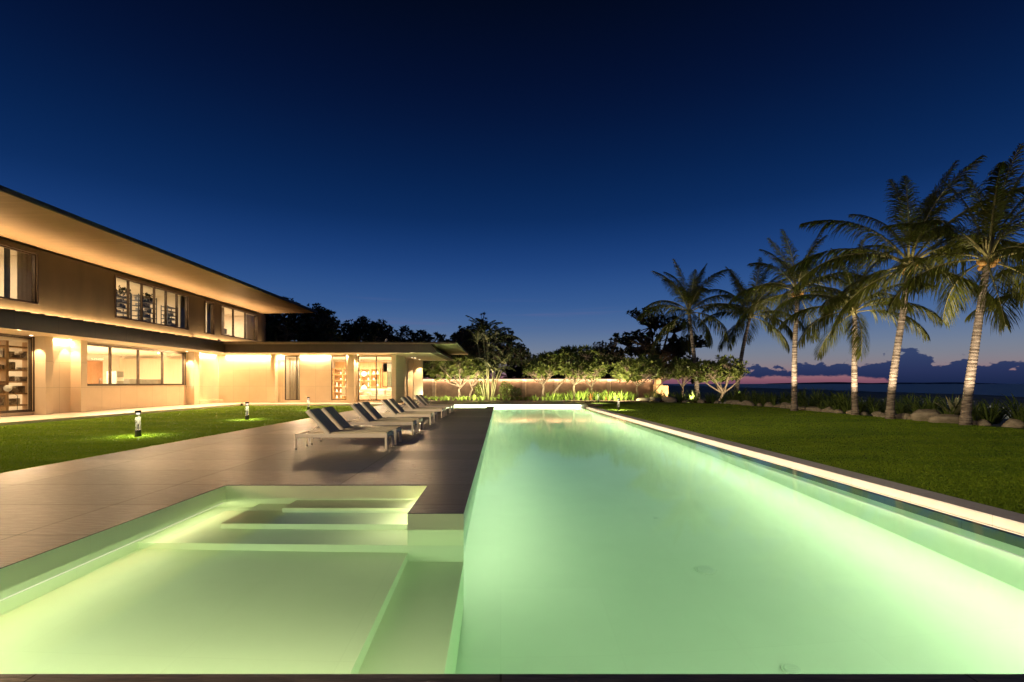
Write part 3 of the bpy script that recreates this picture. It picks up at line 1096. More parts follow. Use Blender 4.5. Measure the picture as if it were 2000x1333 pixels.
def downlight(x, y, tx, ty, p, angle=62, rim=True):
    c = MB(); c.tube([(x, y, SZ - .016), (x, y, SZ - .002)], .055, 16)
    c.build('downlight', M_BULB if rim else M_WHITE, villa)
    spot('downlight_lamp', (x, y, SZ - .03), (tx, ty, 0), p, WARM, angle, 0.25, .03)


downlight(HX + .28, 21.75, HX + .1, 22.1, 170)
downlight(HX + .28, 23.7, HX + .1, 23.98, 120)
downlight(HX + .28, 32.55, HX + .1, 32.9, 200)
downlight(HX + .3, 33.95, HX + .15, 34.1, 180, 74)
downlight(-16.55, HY - .3, -16.7, HY - .2, 170)
downlight(-10.75, HY - .3, -10.85, HY - .2, 200)
downlight(-7.4, HY + 3.6, -7.5, HY + 3.8, 200)
downlight(-7.3, 43.5, -7.4, 43.9, 320)
downlight(-7.2, 40.6, -7.5, 41.2, 260)
for yq in (-9, -6, -3, 0, 3, 6, 9, 13.5, 16.5, 19.5, 26.5, 29.5):  # row added along the canopy edge to light the lawn and terrace
    downlight(CE - .25, yq, CE + 2.5, yq, 520, 136, False)
for xq in (-19, -14, -9.3, -6.2):  # likewise added under the wing edge, throwing light out over the lawn
    downlight(xq, CY + .35, xq, CY - 3.5, 460, 136, False)

# hidden strip on the canopy roof washing the upper wall and soffit
b = MB(); b.box(HX + .12, HX + .16, 12.5, 33.0, SZ + .93, SZ + .95); b.build('light_strip', M_LED, villa)
b = MB(); b.box(HX + .12, HX + .16, 33.6, 43.4, SZ + 1.02, SZ + 1.04); b.build('light_strip', M_LED, villa)
area('wall_washer', (HX + .16, 23.0, SZ + .97), (.30, 0, 1), (0, 1, 0), 21, .04, 620, WARM, 74)
area('base_washer', (HX + .10, 23.0, SZ + .97), (-.30, 0, 1), (0, 1, 0), 21, .03, 210, WARM, 120)
area('base_washer', (HX + .10, 38.5, SZ + 1.06), (-.30, 0, 1), (0, 1, 0), 9.6, .03, 96, WARM, 120)
area('wall_washer', (HX + .16, 38.5, SZ + 1.06), (.30, 0, 1), (0, 1, 0), 9.6, .04, 290, WARM, 74)

# fill lights added out of view under the upper eave, aimed over terrace and lawns
for yq, tx, ty, p in ((-9, 4, 12, 8000), (1, 8, 17, 9000), (12.5, 10, 24, 9000)):
    c = MB(); c.tube([(EX - .5, yq, 7.70), (EX - .5, yq, 7.845)], .07, 16)
    c.build('floodlight', M_BULB, villa)  # made-up fitting for the added fill light
    spot('eave_fill_lamp', (EX - .5, yq, 7.66), (tx, ty, 0), p, (1, .80, .54), 110, .6, 1.0)

for yq, tx, ty, p in ((4, 12.5, 15, 15000), (10, 13, 26, 17000)):  # lamps without fittings, added only to light the seaward lawn
    spot('lawn_fill_lamp', (EX - .5, yq, 7.6), (tx, ty, 0), p, (1, .80, .46), 40, .8, .6)

# small fittings on the house
t = MB(); t.box(-.05, .05, -.09, .09, 0, .10); t.tube([(0, -.09, .05), (0, -.14, .04)], .035, 12)
o = t.build('security_camera', M_BLACK, loc=(CE + .04, CY - .6, SZ + .74)); tag(o, 'tiny black security camera on the canopy corner under the upper windows', 'camera')
t = MB(); t.cyl(0, 0, 0, .05, .06, 12); t.tube([(0, 0, .05), (.05, -.05, .16), (.12, -.12, .2)], [.05, .08, .06], 12)
o = t.build('roof_floodlight', M_WHITE, loc=(-8.0, CY + .1, SZ + .695)); tag(o, 'tiny pale floodlight on the edge of the low wing roof', 'floodlight')
t = MB(); t.box(-.10, .10, -.08, .08, 0, .05); t.tube([(0, 0, .05), (.02, 0, .17)], [.06, .09], 12)
o = t.build('ground_spotlight', M_BLACK, loc=(-17.95, 33.5, -.03)); tag(o, 'small black spotlight on the lawn corner by the house path', 'spotlight')

# ------------------------------------------------------------------ furnishings behind the windows
def cabinet(label, x0, x1, y0, y1, z0, z1, m, shelves=0):
    t = thing('cabinet', label, 'cabinet', ((x0 + x1) / 2, (y0 + y1) / 2, z0))
    w, d, h = (x1 - x0) / 2, (y1 - y0) / 2, z1 - z0
    c = MB(); c.box(-w, w, -d, d, .04, h); c.build('body', m, t, bevel=.01)
    n = max(1, int(round(2 * d / .6)))
    for k in range(n):
        ya, yb = -d + 2 * d * k / n, -d + 2 * d * (k + 1) / n
        c = MB(); c.box(w + .001, w + .02, ya + .012, yb - .012, .08, h - .03)
        c.build('cabinet_door', m, t)
    return t


cabinet('low grey-green cabinets under the long kitchen window', -23.4, -22.75, 29.6, 32.6, .1, 1.8, M_GREYC)
t = thing('drawer_unit', 'tall grey drawer unit left of the low cabinets inside the long window', 'drawer unit', (-23.2, 29.1, .1))
c = MB(); c.box(-.3, .3, -.28, .28, 0, 2.15); c.build('body', M_GREYC, t)
for k in range(7):
    c = MB(); c.box(.301, .325, -.25, .25, .22 + k * .27, .44 + k * .27); c.build('drawer', M_WHITE if k % 2 else M_GREYC, t)
t = thing('interior_door', 'brown timber door in the white wall inside the long ground-floor window', 'door', (-28.4, 33.7, .1))
c = MB(); c.box(0, .05, -.75, .75, 0, 3.0); c.build('leaf', M_DOOR, t)
c = MB(); c.tube([(.05, .55, 1.0), (.12, .55, 1.0), (.12, .42, 1.0)], .018, 8); c.build('handle', M_STEEL, t)
t = thing('wall_panel', 'slatted timber wall panel inside the right end of the long window', 'wall panel', (-27.6, 36.2, .1))
c = MB(); c.box(-1, 4.3, -.06, 0, 0, 3.3); c.build('board', mat('pale_slats', c4(.60, .49, .34), c4(.68, .56, .40), .5, 3, stretch=(9, 9, .4)), t)
t = thing('counter_tap', 'tiny chrome tap standing on the counter inside the long window', 'tap', (-23.0, 27.7, 1.45))
c = MB(); c.tube([(0, 0, 0), (0, 0, .25), (.05, 0, .32), (.13, 0, .30), (.14, 0, .24)], .02, 8); c.build('spout', M_STEEL, t)
c = MB(); c.box(-.04, .04, -.14, -.08, 0, .06); c.build('lever', M_STEEL, t)
t = thing('worktop', 'white worktop running behind the sill of the long window', 'worktop', (-23.1, 28, .1))
c = MB(); c.box(-.4, .4, -3.4, .2, 1.25, 1.34); c.build('top', M_WHITE, t)
c = MB(); c.box(-.35, .35, -3.3, .1, 0, 1.25); c.build('body', M_WHITE, t)

# left ground-floor window: open shelving with a globe lamp
t = thing('bookcase', 'timber bookcase behind the ground-floor window at the left edge', 'bookcase', (-22.9, 22.35, .1))
for yq in (-1.7, -.1, 1.05):
    c = MB(); c.box(-.2, .2, yq - .06, yq + .06, 0, 3.4); c.build('upright', M_WOODW, t)
for k in range(6):
    c = MB(); c.box(-.19, .19, -1.63, .98, .35 + k * .55, .42 + k * .55); c.build('shelf', M_WOODW, t)
c = MB()
rq = random.Random(8)
for k in range(5):
    yq = -1.5
    while yq < .8:
        w_ = rq.uniform(.12, .42)
        if rq.random() < .62:
            c.box(-.14, .12, yq, yq + w_ * .9, .425 + k * .55, .425 + k * .55 + rq.uniform(.1, .4))
        yq += w_
c.build('shelf_goods', mat('mixed_books', c4(.16, .11, .07), c4(.40, .32, .22), .7, 4, contrast=(.45, .55)), t)
t = thing('globe_lamp', 'white globe lamp on a slanted arm inside the window at the left edge', 'lamp', (-22.2, 22.2, .1))
c = MB(); c.tube([(0, 0, 0), (0, 0, .02)], .14, 20); c.build('base', M_STEEL, t)
c = MB(); c.tube([(0, 0, .02), (0, .02, .85), (0, -.42, 1.12)], .012, 8); c.build('arm', M_STEEL, t)
bm_ = bmesh.new(); bmesh.ops.create_uvsphere(bm_, u_segments=20, v_segments=12, radius=.15)
me_ = bpy.data.meshes.new('globe'); bm_.to_mesh(me_); bm_.free(); me_.materials.append(M_WHITE); me_.polygons.foreach_set('use_smooth', [True] * len(me_.polygons))
part('globe', me_, t, (0, -.42, 1.2))

# curtains
def curtain(label, x0, y0, x1, y1, z0, z1, m, amp=.05, n=40):
    c = MB()
    a, e = Vector((x0, y0, 0)), Vector((x1, y1, 0))
    L = (e - a).length
    d = (e - a).normalized()
    nn = Vector((-d.y, d.x, 0))
    P = []
    for i in range(n + 1):
        u = i / n
        P.append(a + d * L * u + nn * amp * math.sin(u * L * 2 * PI / .22))
    for i in range(n):
        p, q = P[i], P[i + 1]
        th = nn * .006
        c.hexa([p - th + Vector((0, 0, z0)), q - th + Vector((0, 0, z0)), q + th + Vector((0, 0, z0)), p + th + Vector((0, 0, z0))],
               [p - th + Vector((0, 0, z1)), q - th + Vector((0, 0, z1)), q + th + Vector((0, 0, z1)), p + th + Vector((0, 0, z1))])
    o = c.build('curtain', m, smooth=False)
    return tag(o, label, 'curtain')


curtain('dark grey curtain inside the upper window at the left edge', -22.0, 21.42, -22.0, 21.72, 4.8, 7.55, M_GCURT)
curtain('pale brown blind closing the right half of the upper left window', -21.95, 21.95, -21.95, 22.75, 4.8, 7.55, M_CURT, .01)
curtain('grey curtain in the narrow upper window', -21.95, 36.14, -21.95, 36.58, 4.8, 7.55, M_GCURT)
curtain('grey curtain at the right end of the six-light upper window', -21.95, 33.15, -21.95, 33.75, 4.8, 7.55, M_GCURT)
curtain('pale curtain at the right end of the three-light upper window', -22.0, 41.8, -22.0, 43.2, 4.8, 7.55, M_CURT)
curtain('pale curtain at the left end of the three-light upper window', -22.0, 37.8, -22.0, 38.4, 4.8, 7.55, M_CURT)
curtain('cream curtain in the left narrow wing window', -16.9, HY + 1.9, -16.1, HY + 1.9, .12, 3.3, M_CURT)

# steel racks behind the six-light window
def rack(label, y0, y1, zt, nsh, seed):
    t = thing('shelving_rack', label, 'shelving rack', (-22.5, (y0 + y1) / 2, 4.75))
    h = (y1 - y0) / 2
    H = zt - 4.75
    for sx_ in (-.22, .22):
        for sy_ in (-h, h):
            c = MB(); c.box(sx_ - .02, sx_ + .02, sy_ - .02, sy_ + .02, 0, H); c.build('post', M_STEEL, t)
    for k in range(nsh):
        z = .3 + (H - .4) * k / (nsh - 1)
        c = MB(); c.box(-.24, .24, -h, h, z, z + .035); c.build('shelf', M_STEEL, t)
    rr = random.Random(seed)
    c = MB()
    for k in range(nsh - 1):
        z = .3 + (H - .4) * k / (nsh - 1) + .036
        yq = -h + .08
        while yq < h - .2:
            w_ = rr.uniform(.08, .3)
            if rr.random() < .6: c.box(-.16, .16, yq, yq + w_ * .85, z, z + rr.uniform(.06, .26))
            yq += w_
    c.build('stored_goods', mat('stored_goods', c4(.16, .16, .17), c4(.40, .38, .35), .6, 5, contrast=(.45, .6)), t)
    return t


rack('dark steel rack behind the first light of the six-light upper window', 28.0, 29.1, 7.0, 7, 1)
rack('dark steel rack behind the second and third lights of the six-light upper window', 29.75, 31.3, 7.05, 7, 2)
rack('lower steel rack behind the fifth light of the six-light upper window', 32.35, 33.35, 6.75, 7, 3)
# trailing plants on the two taller racks
for yq, lab in ((28.5, 'dark trailing plant on the first steel rack upstairs'), (30.4, 'dark trailing plant on the second steel rack upstairs')):
    t = thing('potted_plant', lab, 'plant', (-22.25, yq, 7.0))
    c = MB(); c.tube([(0, 0, .0), (0, 0, .14)], [.07, .1], 14); c.build('pot', M_BLACK, t)
    c = MB(); rr = random.Random(int(yq * 10))
    for k in range(70):
        a = rr.uniform(0, 2 * PI); d_ = rr.uniform(.05, .55)
        p = Vector((math.cos(a) * d_ * .4, math.sin(a) * d_, .2 - d_ * rr.uniform(-.2, 1.0)))
        s_ = rr.uniform(.05, .1)
        c.quad(p, p + Vector((0, s_, -s_ * .5)), p + Vector((.02, s_ * .6, -s_ * 1.5)), p + Vector((.01, -s_ * .3, -s_)))
    c.build('foliage', M_DARKL, t)
# bedroom behind the three-light window
t = thing('armchair', 'dark armchair inside the middle of the three-light upper window', 'armchair', (-22.6, 40.0, 4.75))
c = MB(); c.box(-.35, .35, -.4, .4, .2, .55); c.build('seat', M_GREYC, t, bevel=.05)
c = MB(); c.box(-.4, -.25, -.4, .4, .5, 1.35); c.build('backrest', M_GREYC, t, bevel=.05)
for s_ in (-1, 1):
    c = MB(); c.box(-.35, .35, s_ * .42 - .07, s_ * .42 + .07, .2, .8); c.build('armrest', M_GREYC, t, bevel=.03)
t = thing('headboard', 'pinkish wall panel inside the three-light upper window', 'wall panel', (-25.9, 40.2, 4.75))
c = MB(); c.box(0, .06, -3.3, 3.3, 0, 2.1); c.build('board', mat('pink_panel', c4(.46, .29, .20), c4(.52, .33, .23), .6, 3), t)

# wing lounge: sofa, wall panel with two round lamps, side table, desk
t = thing('sofa', 'cream sofa inside the large glazed wing window', 'sofa', (-9.4, 39.2, .1))
c = MB(); c.box(-1.3, 1.3, -.45, .45, .18, .5); c.build('seat', M_CLOTH, t, bevel=.05)
c = MB(); c.box(-1.3, 1.3, .35, .55, .45, 1.0); c.build('backrest', M_CLOTH, t, bevel=.06)
for s_ in (-1, 1):
    c = MB(); c.box(s_ * 1.35 - .12, s_ * 1.35 + .12, -.45, .5, .18, .72); c.build('armrest', M_CLOTH, t, bevel=.05)
for k in range(4):
    c = MB(); c.box(-1.2 + k * .62, -1.2 + k * .62 + .5, .18, .34, .5, .92); c.build('cushion', M_WHITE if k % 2 else M_CLOTH, t, bevel=.06)
for sx_ in (-1.2, 1.2):
    for sy_ in (-.38, .38):
        c = MB(); c.cyl(sx_, sy_, 0, .18, .03, 10); c.build('leg', M_FRAME, t)
t = thing('armchair', 'cream armchair left of the sofa inside the large wing window', 'armchair', (-11.0, 38.9, .1))
c = MB(); c.box(-.4, .4, -.4, .4, .15, .48); c.build('seat', M_CLOTH, t, bevel=.05)
c = MB(); c.box(-.4, .4, .28, .48, .4, 1.0); c.build('backrest', M_CLOTH, t, bevel=.05)
for s_ in (-1, 1):
    c = MB(); c.box(s_ * .44 - .07, s_ * .44 + .07, -.4, .45, .15, .68); c.build('armrest', M_CLOTH, t, bevel=.03)
t = thing('lattice_screen', 'tall pale lattice shelf screen with glowing lamps inside the wing window', 'shelf', (-12.3, 41.9, .1))
for k in range(6):
    c = MB(); c.box(-2.2 + k * .8, -2.2 + k * .8 + .05, -.15, .15, 0, 2.75); c.build('upright', M_WOODX, t)
for k in range(6):
    c = MB(); c.box(-2.19, 1.84, -.14, .14, .1 + k * .52, .14 + k * .52); c.build('shelf', M_WOODX, t)
c = MB(); rr = random.Random(5)
for k in range(5):
    for q in range(5):
        for s_ in range(2):
            if rr.random() < .8:
                x = -2.1 + q * .8 + .1 + s_ * .34
                c.tube([(x + .1, 0, .142 + k * .52), (x + .1, 0, .2 + k * .52), (x + .1, 0, .142 + k * .52 + rr.uniform(.12, .34))], [rr.uniform(.04, .12), rr.uniform(.06, .12), .04], 10)
c.build('ornaments', M_WHITE, t)
bm_ = bmesh.new(); bmesh.ops.create_uvsphere(bm_, u_segments=20, v_segments=12, radius=.22)
me_ = bpy.data.meshes.new('globe'); bm_.to_mesh(me_); bm_.free(); me_.materials.append(emis('globe_glow', (1, .88, .66), 3.0)); me_.polygons.foreach_set('use_smooth', [True] * len(me_.polygons))
for z_, lab in ((2.35, 'upper round glowing lamp in front of the lattice shelf'), (1.15, 'lower round glowing lamp in front of the lattice shelf')):
    t = thing('globe_lamp', lab, 'lamp', (-11.65, 41.2, z_))
    part('globe', me_, t)
    c = MB(); c.tube([(0, 0, .2), (0, 0, 3.6 - z_)], .008, 6); c.build('cord', M_BLACK, t)
t = thing('wall_panel', 'orange timber panelling on the back wall of the wing lounge', 'wall panel', (-10.4, 42.34, .1))
c = MB(); c.box(-4.1, .45, -.04, 0, 0, 3.3); c.build('board', M_WOODX, t)
t = thing('side_window', 'dark window in the back wall of the wing lounge with a half blind', 'window', (-9.8, 42.36, 1.25))
c = MB(); c.box(-.55, -.5, -.07, 0, 0, 2.1); c.box(.5, .55, -.07, 0, 0, 2.1); c.box(-.5, .5, -.07, 0, 0, .05); c.box(-.5, .5, -.07, 0, 2.05, 2.1); c.build('frame', M_FRAME, t)
c = MB(); c.box(-.5, .5, -.03, -.02, .05, 2.05); c.build('pane', mat('dark_glass', c4(.10, .12, .08), c4(.16, .17, .11), .1, 2), t)
c = MB(); c.box(-.49, .49, -.06, -.045, 1.3, 2.04); c.build('blind', M_GREYC, t)
t = thing('dining_chair', 'cream high-backed chair inside the narrow window beside the wing fin', 'chair', (-12.4, 38.2, .1))
c = MB(); c.box(-.24, .24, -.24, .24, .43, .50); c.build('seat', M_CLOTH, t, bevel=.02)
c = MB(); c.box(-.24, .24, .2, .26, .5, 1.15); c.build('backrest', M_CLOTH, t, bevel=.02)
for sx_ in (-.2, .2):
    for sy_ in (-.2, .2):
        c = MB(); c.cyl(sx_, sy_, 0, .43, .02, 8); c.build('leg', M_WOODX, t)
t = thing('dining_table', 'white-clothed table inside the narrow window beside the wing fin', 'table', (-12.0, 39.3, .1))
c = MB(); c.box(-.8, .8, -.45, .45, .72, .77); c.build('top', M_WHITE, t)
for sx_ in (-.7, .7):
    for sy_ in (-.38, .38):
        c = MB(); c.box(sx_ - .03, sx_ + .03, sy_ - .03, sy_ + .03, 0, .72); c.build('leg', M_WOODX, t)
t = thing('interior_door', 'white inner door ajar behind the left narrow wing window', 'door', (-15.6, 38.6, .1))
c = MB(); c.box(-.02, .42, 0, .05, 0, 2.9); c.build('leaf', M_WHITE, t)
c = MB(); c.box(.3, .38, -.06, 0, 1.3, 1.36); c.build('handle', M_STEEL, t)

# ------------------------------------------------------------------ loungers
def make_lounger(label):
    """head end at -x, foot end at +x; origin on the ground under the foot-end near corner"""
    t = thing('sun_lounger', label, 'sun lounger', (0, 0, 0), 0, 'sun loungers in pairs along the pool')
    L, Wd = 2.08, .68
    for y in (0, Wd - .045):
        f = MB(); f.box(-L, 0, y, y + .045, .285, .375); f.build('side_rail', M_LOUNGE, t, bevel=.006)
    for x in (-L, -.045):
        f = MB(); f.box(x, x + .045, .0455, Wd - .0455, .285, .375); f.build('end_rail', M_LOUNGE, t, bevel=.006)
    for y in (.001, Wd - .046):
        f = MB(); f.box(-.052, -.001, y, y + .045, 0, .2845); f.build('leg', M_LOUNGE, t, bevel=.005)
        f = MB(); f.box(-L + .003, -L + .038, y + .004, y + .041, .05, .2845)
        lg = f.build('leg', M_LOUNGE, t, bevel=.004)
        f = MB(); f.tube([(-L + .02, y + .008, .028), (-L + .02, y + .037, .028)], .028, 14)
        f.build('castor', M_GREYC, lg)
    # seat sling and the low padded seat
    f = MB(); f.box(-1.30, -.02, .046, Wd - .046, .352, .405); f.build('seat', M_SLING, t, bevel=.012)
    f = MB()
    for k in range(8):
        x = -L + .10 + k * .085
        f.box(x, x + .05, .046, Wd - .046, .33, .345)
    f.build('slats', M_LOUNGE, t)
    # backrest: hinged at x=-1.31, leaning back
    a = R(47)
    hx, hz, Lb, th = -1.30, .385, .72, .075
    dx, dz = -math.cos(a), math.sin(a)
    nx, nz = math.sin(a), math.cos(a)          # towards the sitter
    P = lambda s, n, y: (hx + dx * s + nx * n, y, hz + dz * s + nz * n)
    f = MB()
    for y0, y1 in ((.004, .05), (Wd - .05, Wd - .004)):
        f.hexa([P(0, -th, y0), P(0, 0, y0), P(0, 0, y1), P(0, -th, y1)], [P(Lb, -th, y0), P(Lb, 0, y0), P(Lb, 0, y1), P(Lb, -th, y1)])
    f.hexa([P(Lb - .04, -th, .0505), P(Lb - .04, 0, .0505), P(Lb - .04, 0, Wd - .0505), P(Lb - .04, -th, Wd - .0505)],
           [P(Lb, -th, .0505), P(Lb, 0, .0505), P(Lb, 0, Wd - .0505), P(Lb, -th, Wd - .0505)])
    bf = f.build('backrest_frame', M_LOUNGE, t, bevel=.006)
    f = MB()
    f.hexa([P(.0, -.03, .02), P(0, .022, .02), P(0, .022, Wd - .02), P(0, -.03, Wd - .02)],
           [P(Lb - .005, -.03, .02), P(Lb - .005, .022, .02), P(Lb - .005, .022, Wd - .02), P(Lb - .005, -.03, Wd - .02)])
    f.build('backrest', M_SLING, t, bevel=.01)
    for y in (.09, Wd - .09):
        f = MB(); f.tube([P(Lb * .45, -th, y), (hx - .50, y, .355)], .011, 8); f.build('strut', M_LOUNGE, t)
    f = MB(); f.tube([(hx - .50, .06, .355), (hx - .50, Wd - .06, .355)], .011, 8); f.build('cross_bar', M_LOUNGE, t)
    f = MB(); f.tube([P(.12, -th - .01, .06), P(.12, -th - .01, Wd - .06)], .011, 8); f.build('cross_bar', M_LOUNGE, t)
    return t


LB = ['nearest of all the sun loungers, at the front of the row', 'second lounger from the front, partner of the nearest one',
      'front lounger of the second pair in the row', 'rear lounger of the second pair in the row',
      'front lounger of the middle pair in the row', 'rear lounger of the middle pair in the row',
      'front lounger of the fourth pair, beside the house pier', 'rear lounger of the fourth pair, beside the house pier',
      'front lounger of the farthest pair by the far pool arm', 'farthest of all the sun loungers, beside the far pool arm']
proto = None
k = 0
for ys in (10.9, 14.15, 17.7, 21.2, 24.75):
    for off in (0, .95):
        lab = 'grey sling recliner, ' + LB[k]
        pos = (-2.56 + random.uniform(-.02, .02), ys + off, 0)
        if proto is None:
            proto = make_lounger(lab); proto.location = pos
        else:
            dup(proto, pos, random.uniform(-.022, .022), lab)
        k += 1

# ------------------------------------------------------------------ bollard lights
def acrylic():
    m = bpy.data.materials.new('clear_tube')
    m.use_nodes = True
    t = m.node_tree
    t.nodes.clear()
    h = NT(t)
    tr = h.n('ShaderNodeBsdfTransparent'); tr.inputs[0].default_value = (.80, .80, .80, 1)
    gl = h.n('ShaderNodeBsdfPrincipled'); gl.inputs['Base Color'].default_value = (.55, .55, .53, 1); gl.inputs['Roughness'].default_value = .25
    mx = h.n('ShaderNodeMixShader'); mx.inputs[0].default_value = .02
    t.links.new(tr.outputs[0], mx.inputs[1]); t.links.new(gl.outputs[0], mx.inputs[2])
    o = h.n('ShaderNodeOutputMaterial'); t.links.new(mx.outputs[0], o.inputs[0])
    return m


M_ACR = acrylic()
def bollard(label, loc, power=45):
    t = thing('bollard_light', label, 'bollard light', loc, 0, 'bollard lights on the lawns')
    c = MB(); c.cyl(0, 0, 0, .20, .078, 24); c.build('base', M_BLACK, t, bevel=.004)
    c = MB(); c.tube([(0, 0, .201), (0, 0, .69)], .064, 24); c.build('tube', M_ACR, t, smooth=True)
    c = MB(); c.cyl(0, 0, .695, .76, .076, 24); c.build('cap', M_BLACK, t, bevel=.004)
    c = MB(); c.cyl(0, 0, .64, .69, .045, 16); c.build('bulb', emis('bollard_glow', (1, .93, .80), 1.7), t)
    c = MB(); c.tube([(0, 0, .202), (0, 0, .36)], [.014, .014], 10); c.build('stem', M_STEEL, t)
    x, y, z = loc
    spot('bollard_lamp', (x, y, z + .60), (x, y, z), power * 6, (1, .86, .55), 152, 1.0, .03)
    return t


bollard('nearest bollard light on the left lawn, clear tube on black base', (-10.5, 14.0, -.03))
bollard('middle bollard light on the left lawn, halfway to the wing', (-10.75, 20.5, -.03))
bollard('far bollard light on the left lawn behind the first lounger backrest', (-11.1, 27.9, -.03))
bollard('bollard light on the right lawn by the far pool corner', (7.4, 30.4, -.145))
bollard('small distant bollard light among green plants by the far lawn end', (8.25, 41.0, -.10), 35)

# ------------------------------------------------------------------ garden wall, pedestal
GW = 48.9
t = thing('garden_wall', 'brown garden wall lit along its top behind the planting', 'garden wall', (0, GW, -.05))
c = MB(); c.box(-24, 15.4, 0, .3, 0, 2.02); c.build('wall_panel', M_GARD, t)
for xq in (-20, -13.4, -6.75, -2.3, 2.35, 5.6, 10.9):
    c = MB(); c.box(xq - .18, xq + .18, -.06, -.001, 0, 2.0); c.build('pilaster', mat('dark_pilaster', c4(.13, .09, .06), c4(.17, .12, .085), .8, 4), t)
    c = MB(); c.box(xq + .181, xq + .205, -.02, -.001, 0, 2.0); c.build('joint_trim', M_SAND, t)
c = MB(); c.box(-24, 15.4, -.14, .3, 2.021, 2.09); c.build('wall_cap', M_GARD, t)
c = MB(); c.box(-23.9, 15.3, -.10, -.065, 1.985, 2.015); c.build('light_strip', emis('wall_led', (1.0, .70, .48), 3.2), t)
area('wall_lamp', (-4.3, GW - .11, 1.92), (0, .55, -1), (1, 0, 0), 39, .03, 280, (1, .62, .36), 150)
t = thing('gate_pedestal', 'sandstone gate pedestal lit warm at the end of the garden wall', 'pedestal', (16.1, GW - .2, -.1))
c = MB(); c.box(-.62, .62, -.5, .5, 0, 1.42); c.build('plinth', M_SAND, t, bevel=.03)
c = MB(); c.box(-.7, .1, -.42, .42, 1.421, 1.52); c.build('ledge', M_SAND, t, bevel=.02)
c = MB(); c.box(-.58, -.02, -.3, .3, 1.521, 2.1); c.build('post', M_SAND, t, bevel=.02)
c = MB(); c.box(-.65, .05, -.36, .36, 2.101, 2.2); c.build('capital', M_SAND, t, bevel=.02)
spot('pedestal_lamp', (16.6, GW - 2.6, .1), (16.1, GW, .8), 220, WARM, 70, .6)

# ------------------------------------------------------------------ vegetation: palms
def frond_mesh(name, L, e0, e1, seed, leafL=.95, nl=86, hang=.55, wid=.040, mats=None):
    rr = random.Random(seed)
    mb = MB()
    N = 22
    pts = [Vector((0, 0, 0))]
    e_prev = e0
    side_bend = rr.uniform(-.25, .25)
    for i in range(N):
        u = (i + .5) / N
        e = e0 + (e1 - e0) * (u ** 1.25)
        y = math.sin(u * 1.3) * side_bend
        d = Vector((math.cos(e) * math.cos(y), math.cos(e) * math.sin(y), math.sin(e)))
        pts.append(pts[-1] + d * (L / N))
    rads = [(.045 * (1 - .87 * i / N)) * (1.35 if i == 0 else 1) for i in range(N + 1)]
    mb.tube(pts, rads, 5, 1)
    def at(u):
        f = u * N
        k = min(int(f), N - 1)
        return pts[k].lerp(pts[k + 1], f - k), (pts[min(k + 1, N)] - pts[k]).normalized()
    for i in range(nl):
        u = .15 + .85 * (i + rr.uniform(-.3, .3)) / (nl - 1)
        u = min(max(u, .12), .995)
        p, T = at(u)
        side0 = T.cross(Vector((0, 0, 1)))
        if side0.length < .05: side0 = Vector((0, 1, 0))
        side0.normalize()
        ll = leafL * (math.sin(PI * (.16 + .80 * u)) ** .7) * rr.uniform(.85, 1.1)
        for s in (-1, 1):
            an = R(60 - 32 * u) + rr.uniform(-.22, .22)
            d = (side0 * s * math.sin(an) + T * math.cos(an)).normalized()
            hg = hang * rr.uniform(.6, 1.3)
            up = side0.cross(T) * s
            wv = (T * .75 + Vector((0, 0, 1)) * .5 * rr.uniform(.3, 1.2))
            wv = (wv - d * wv.dot(d)).normalized() * wid * rr.uniform(.8, 1.15)
            p1 = p + d * ll * .45 + Vector((0, 0, -hg * ll * .12))
            p2 = p + d * ll * .80 + Vector((0, 0, -hg * ll * .48))
            p3 = p + d * ll * .96 + Vector((0, 0, -hg * ll * .85))
            mb.add([p - wv * .3, p + wv * .3, p1 + wv * .5, p1 - wv * .5, p2 + wv * .38, p2 - wv * .38, p3],
                   [(0, 1, 2, 3), (3, 2, 4, 5), (5, 4, 6)], 0)
    return mb.mesh(name, mats or [M_PALM, M_RACH])


FRONDS = []
for k, (e0, e1) in enumerate(((82, 52), (76, 20), (60, -8), (45, -35), (28, -52), (8, -68), (-18, -78), (-45, -86))):
    FRONDS.append([frond_mesh('frond', 1.0 * 4.3, R(e0), R(e1), 100 + k * 3 + q, hang=.75 + .05 * k) for q in range(2)])


bm_ = bmesh.new(); bmesh.ops.create_uvsphere(bm_, u_segments=12, v_segments=8, radius=1)
COCO = bpy.data.meshes.new('coconut'); bm_.to_mesh(COCO); bm_.free()
COCO.materials.append(mat('orange_coconut', c4(.42, .22, .05), c4(.52, .30, .09), .5, 3)); COCO.polygons.foreach_set('use_smooth', [True] * len(COCO.polygons))


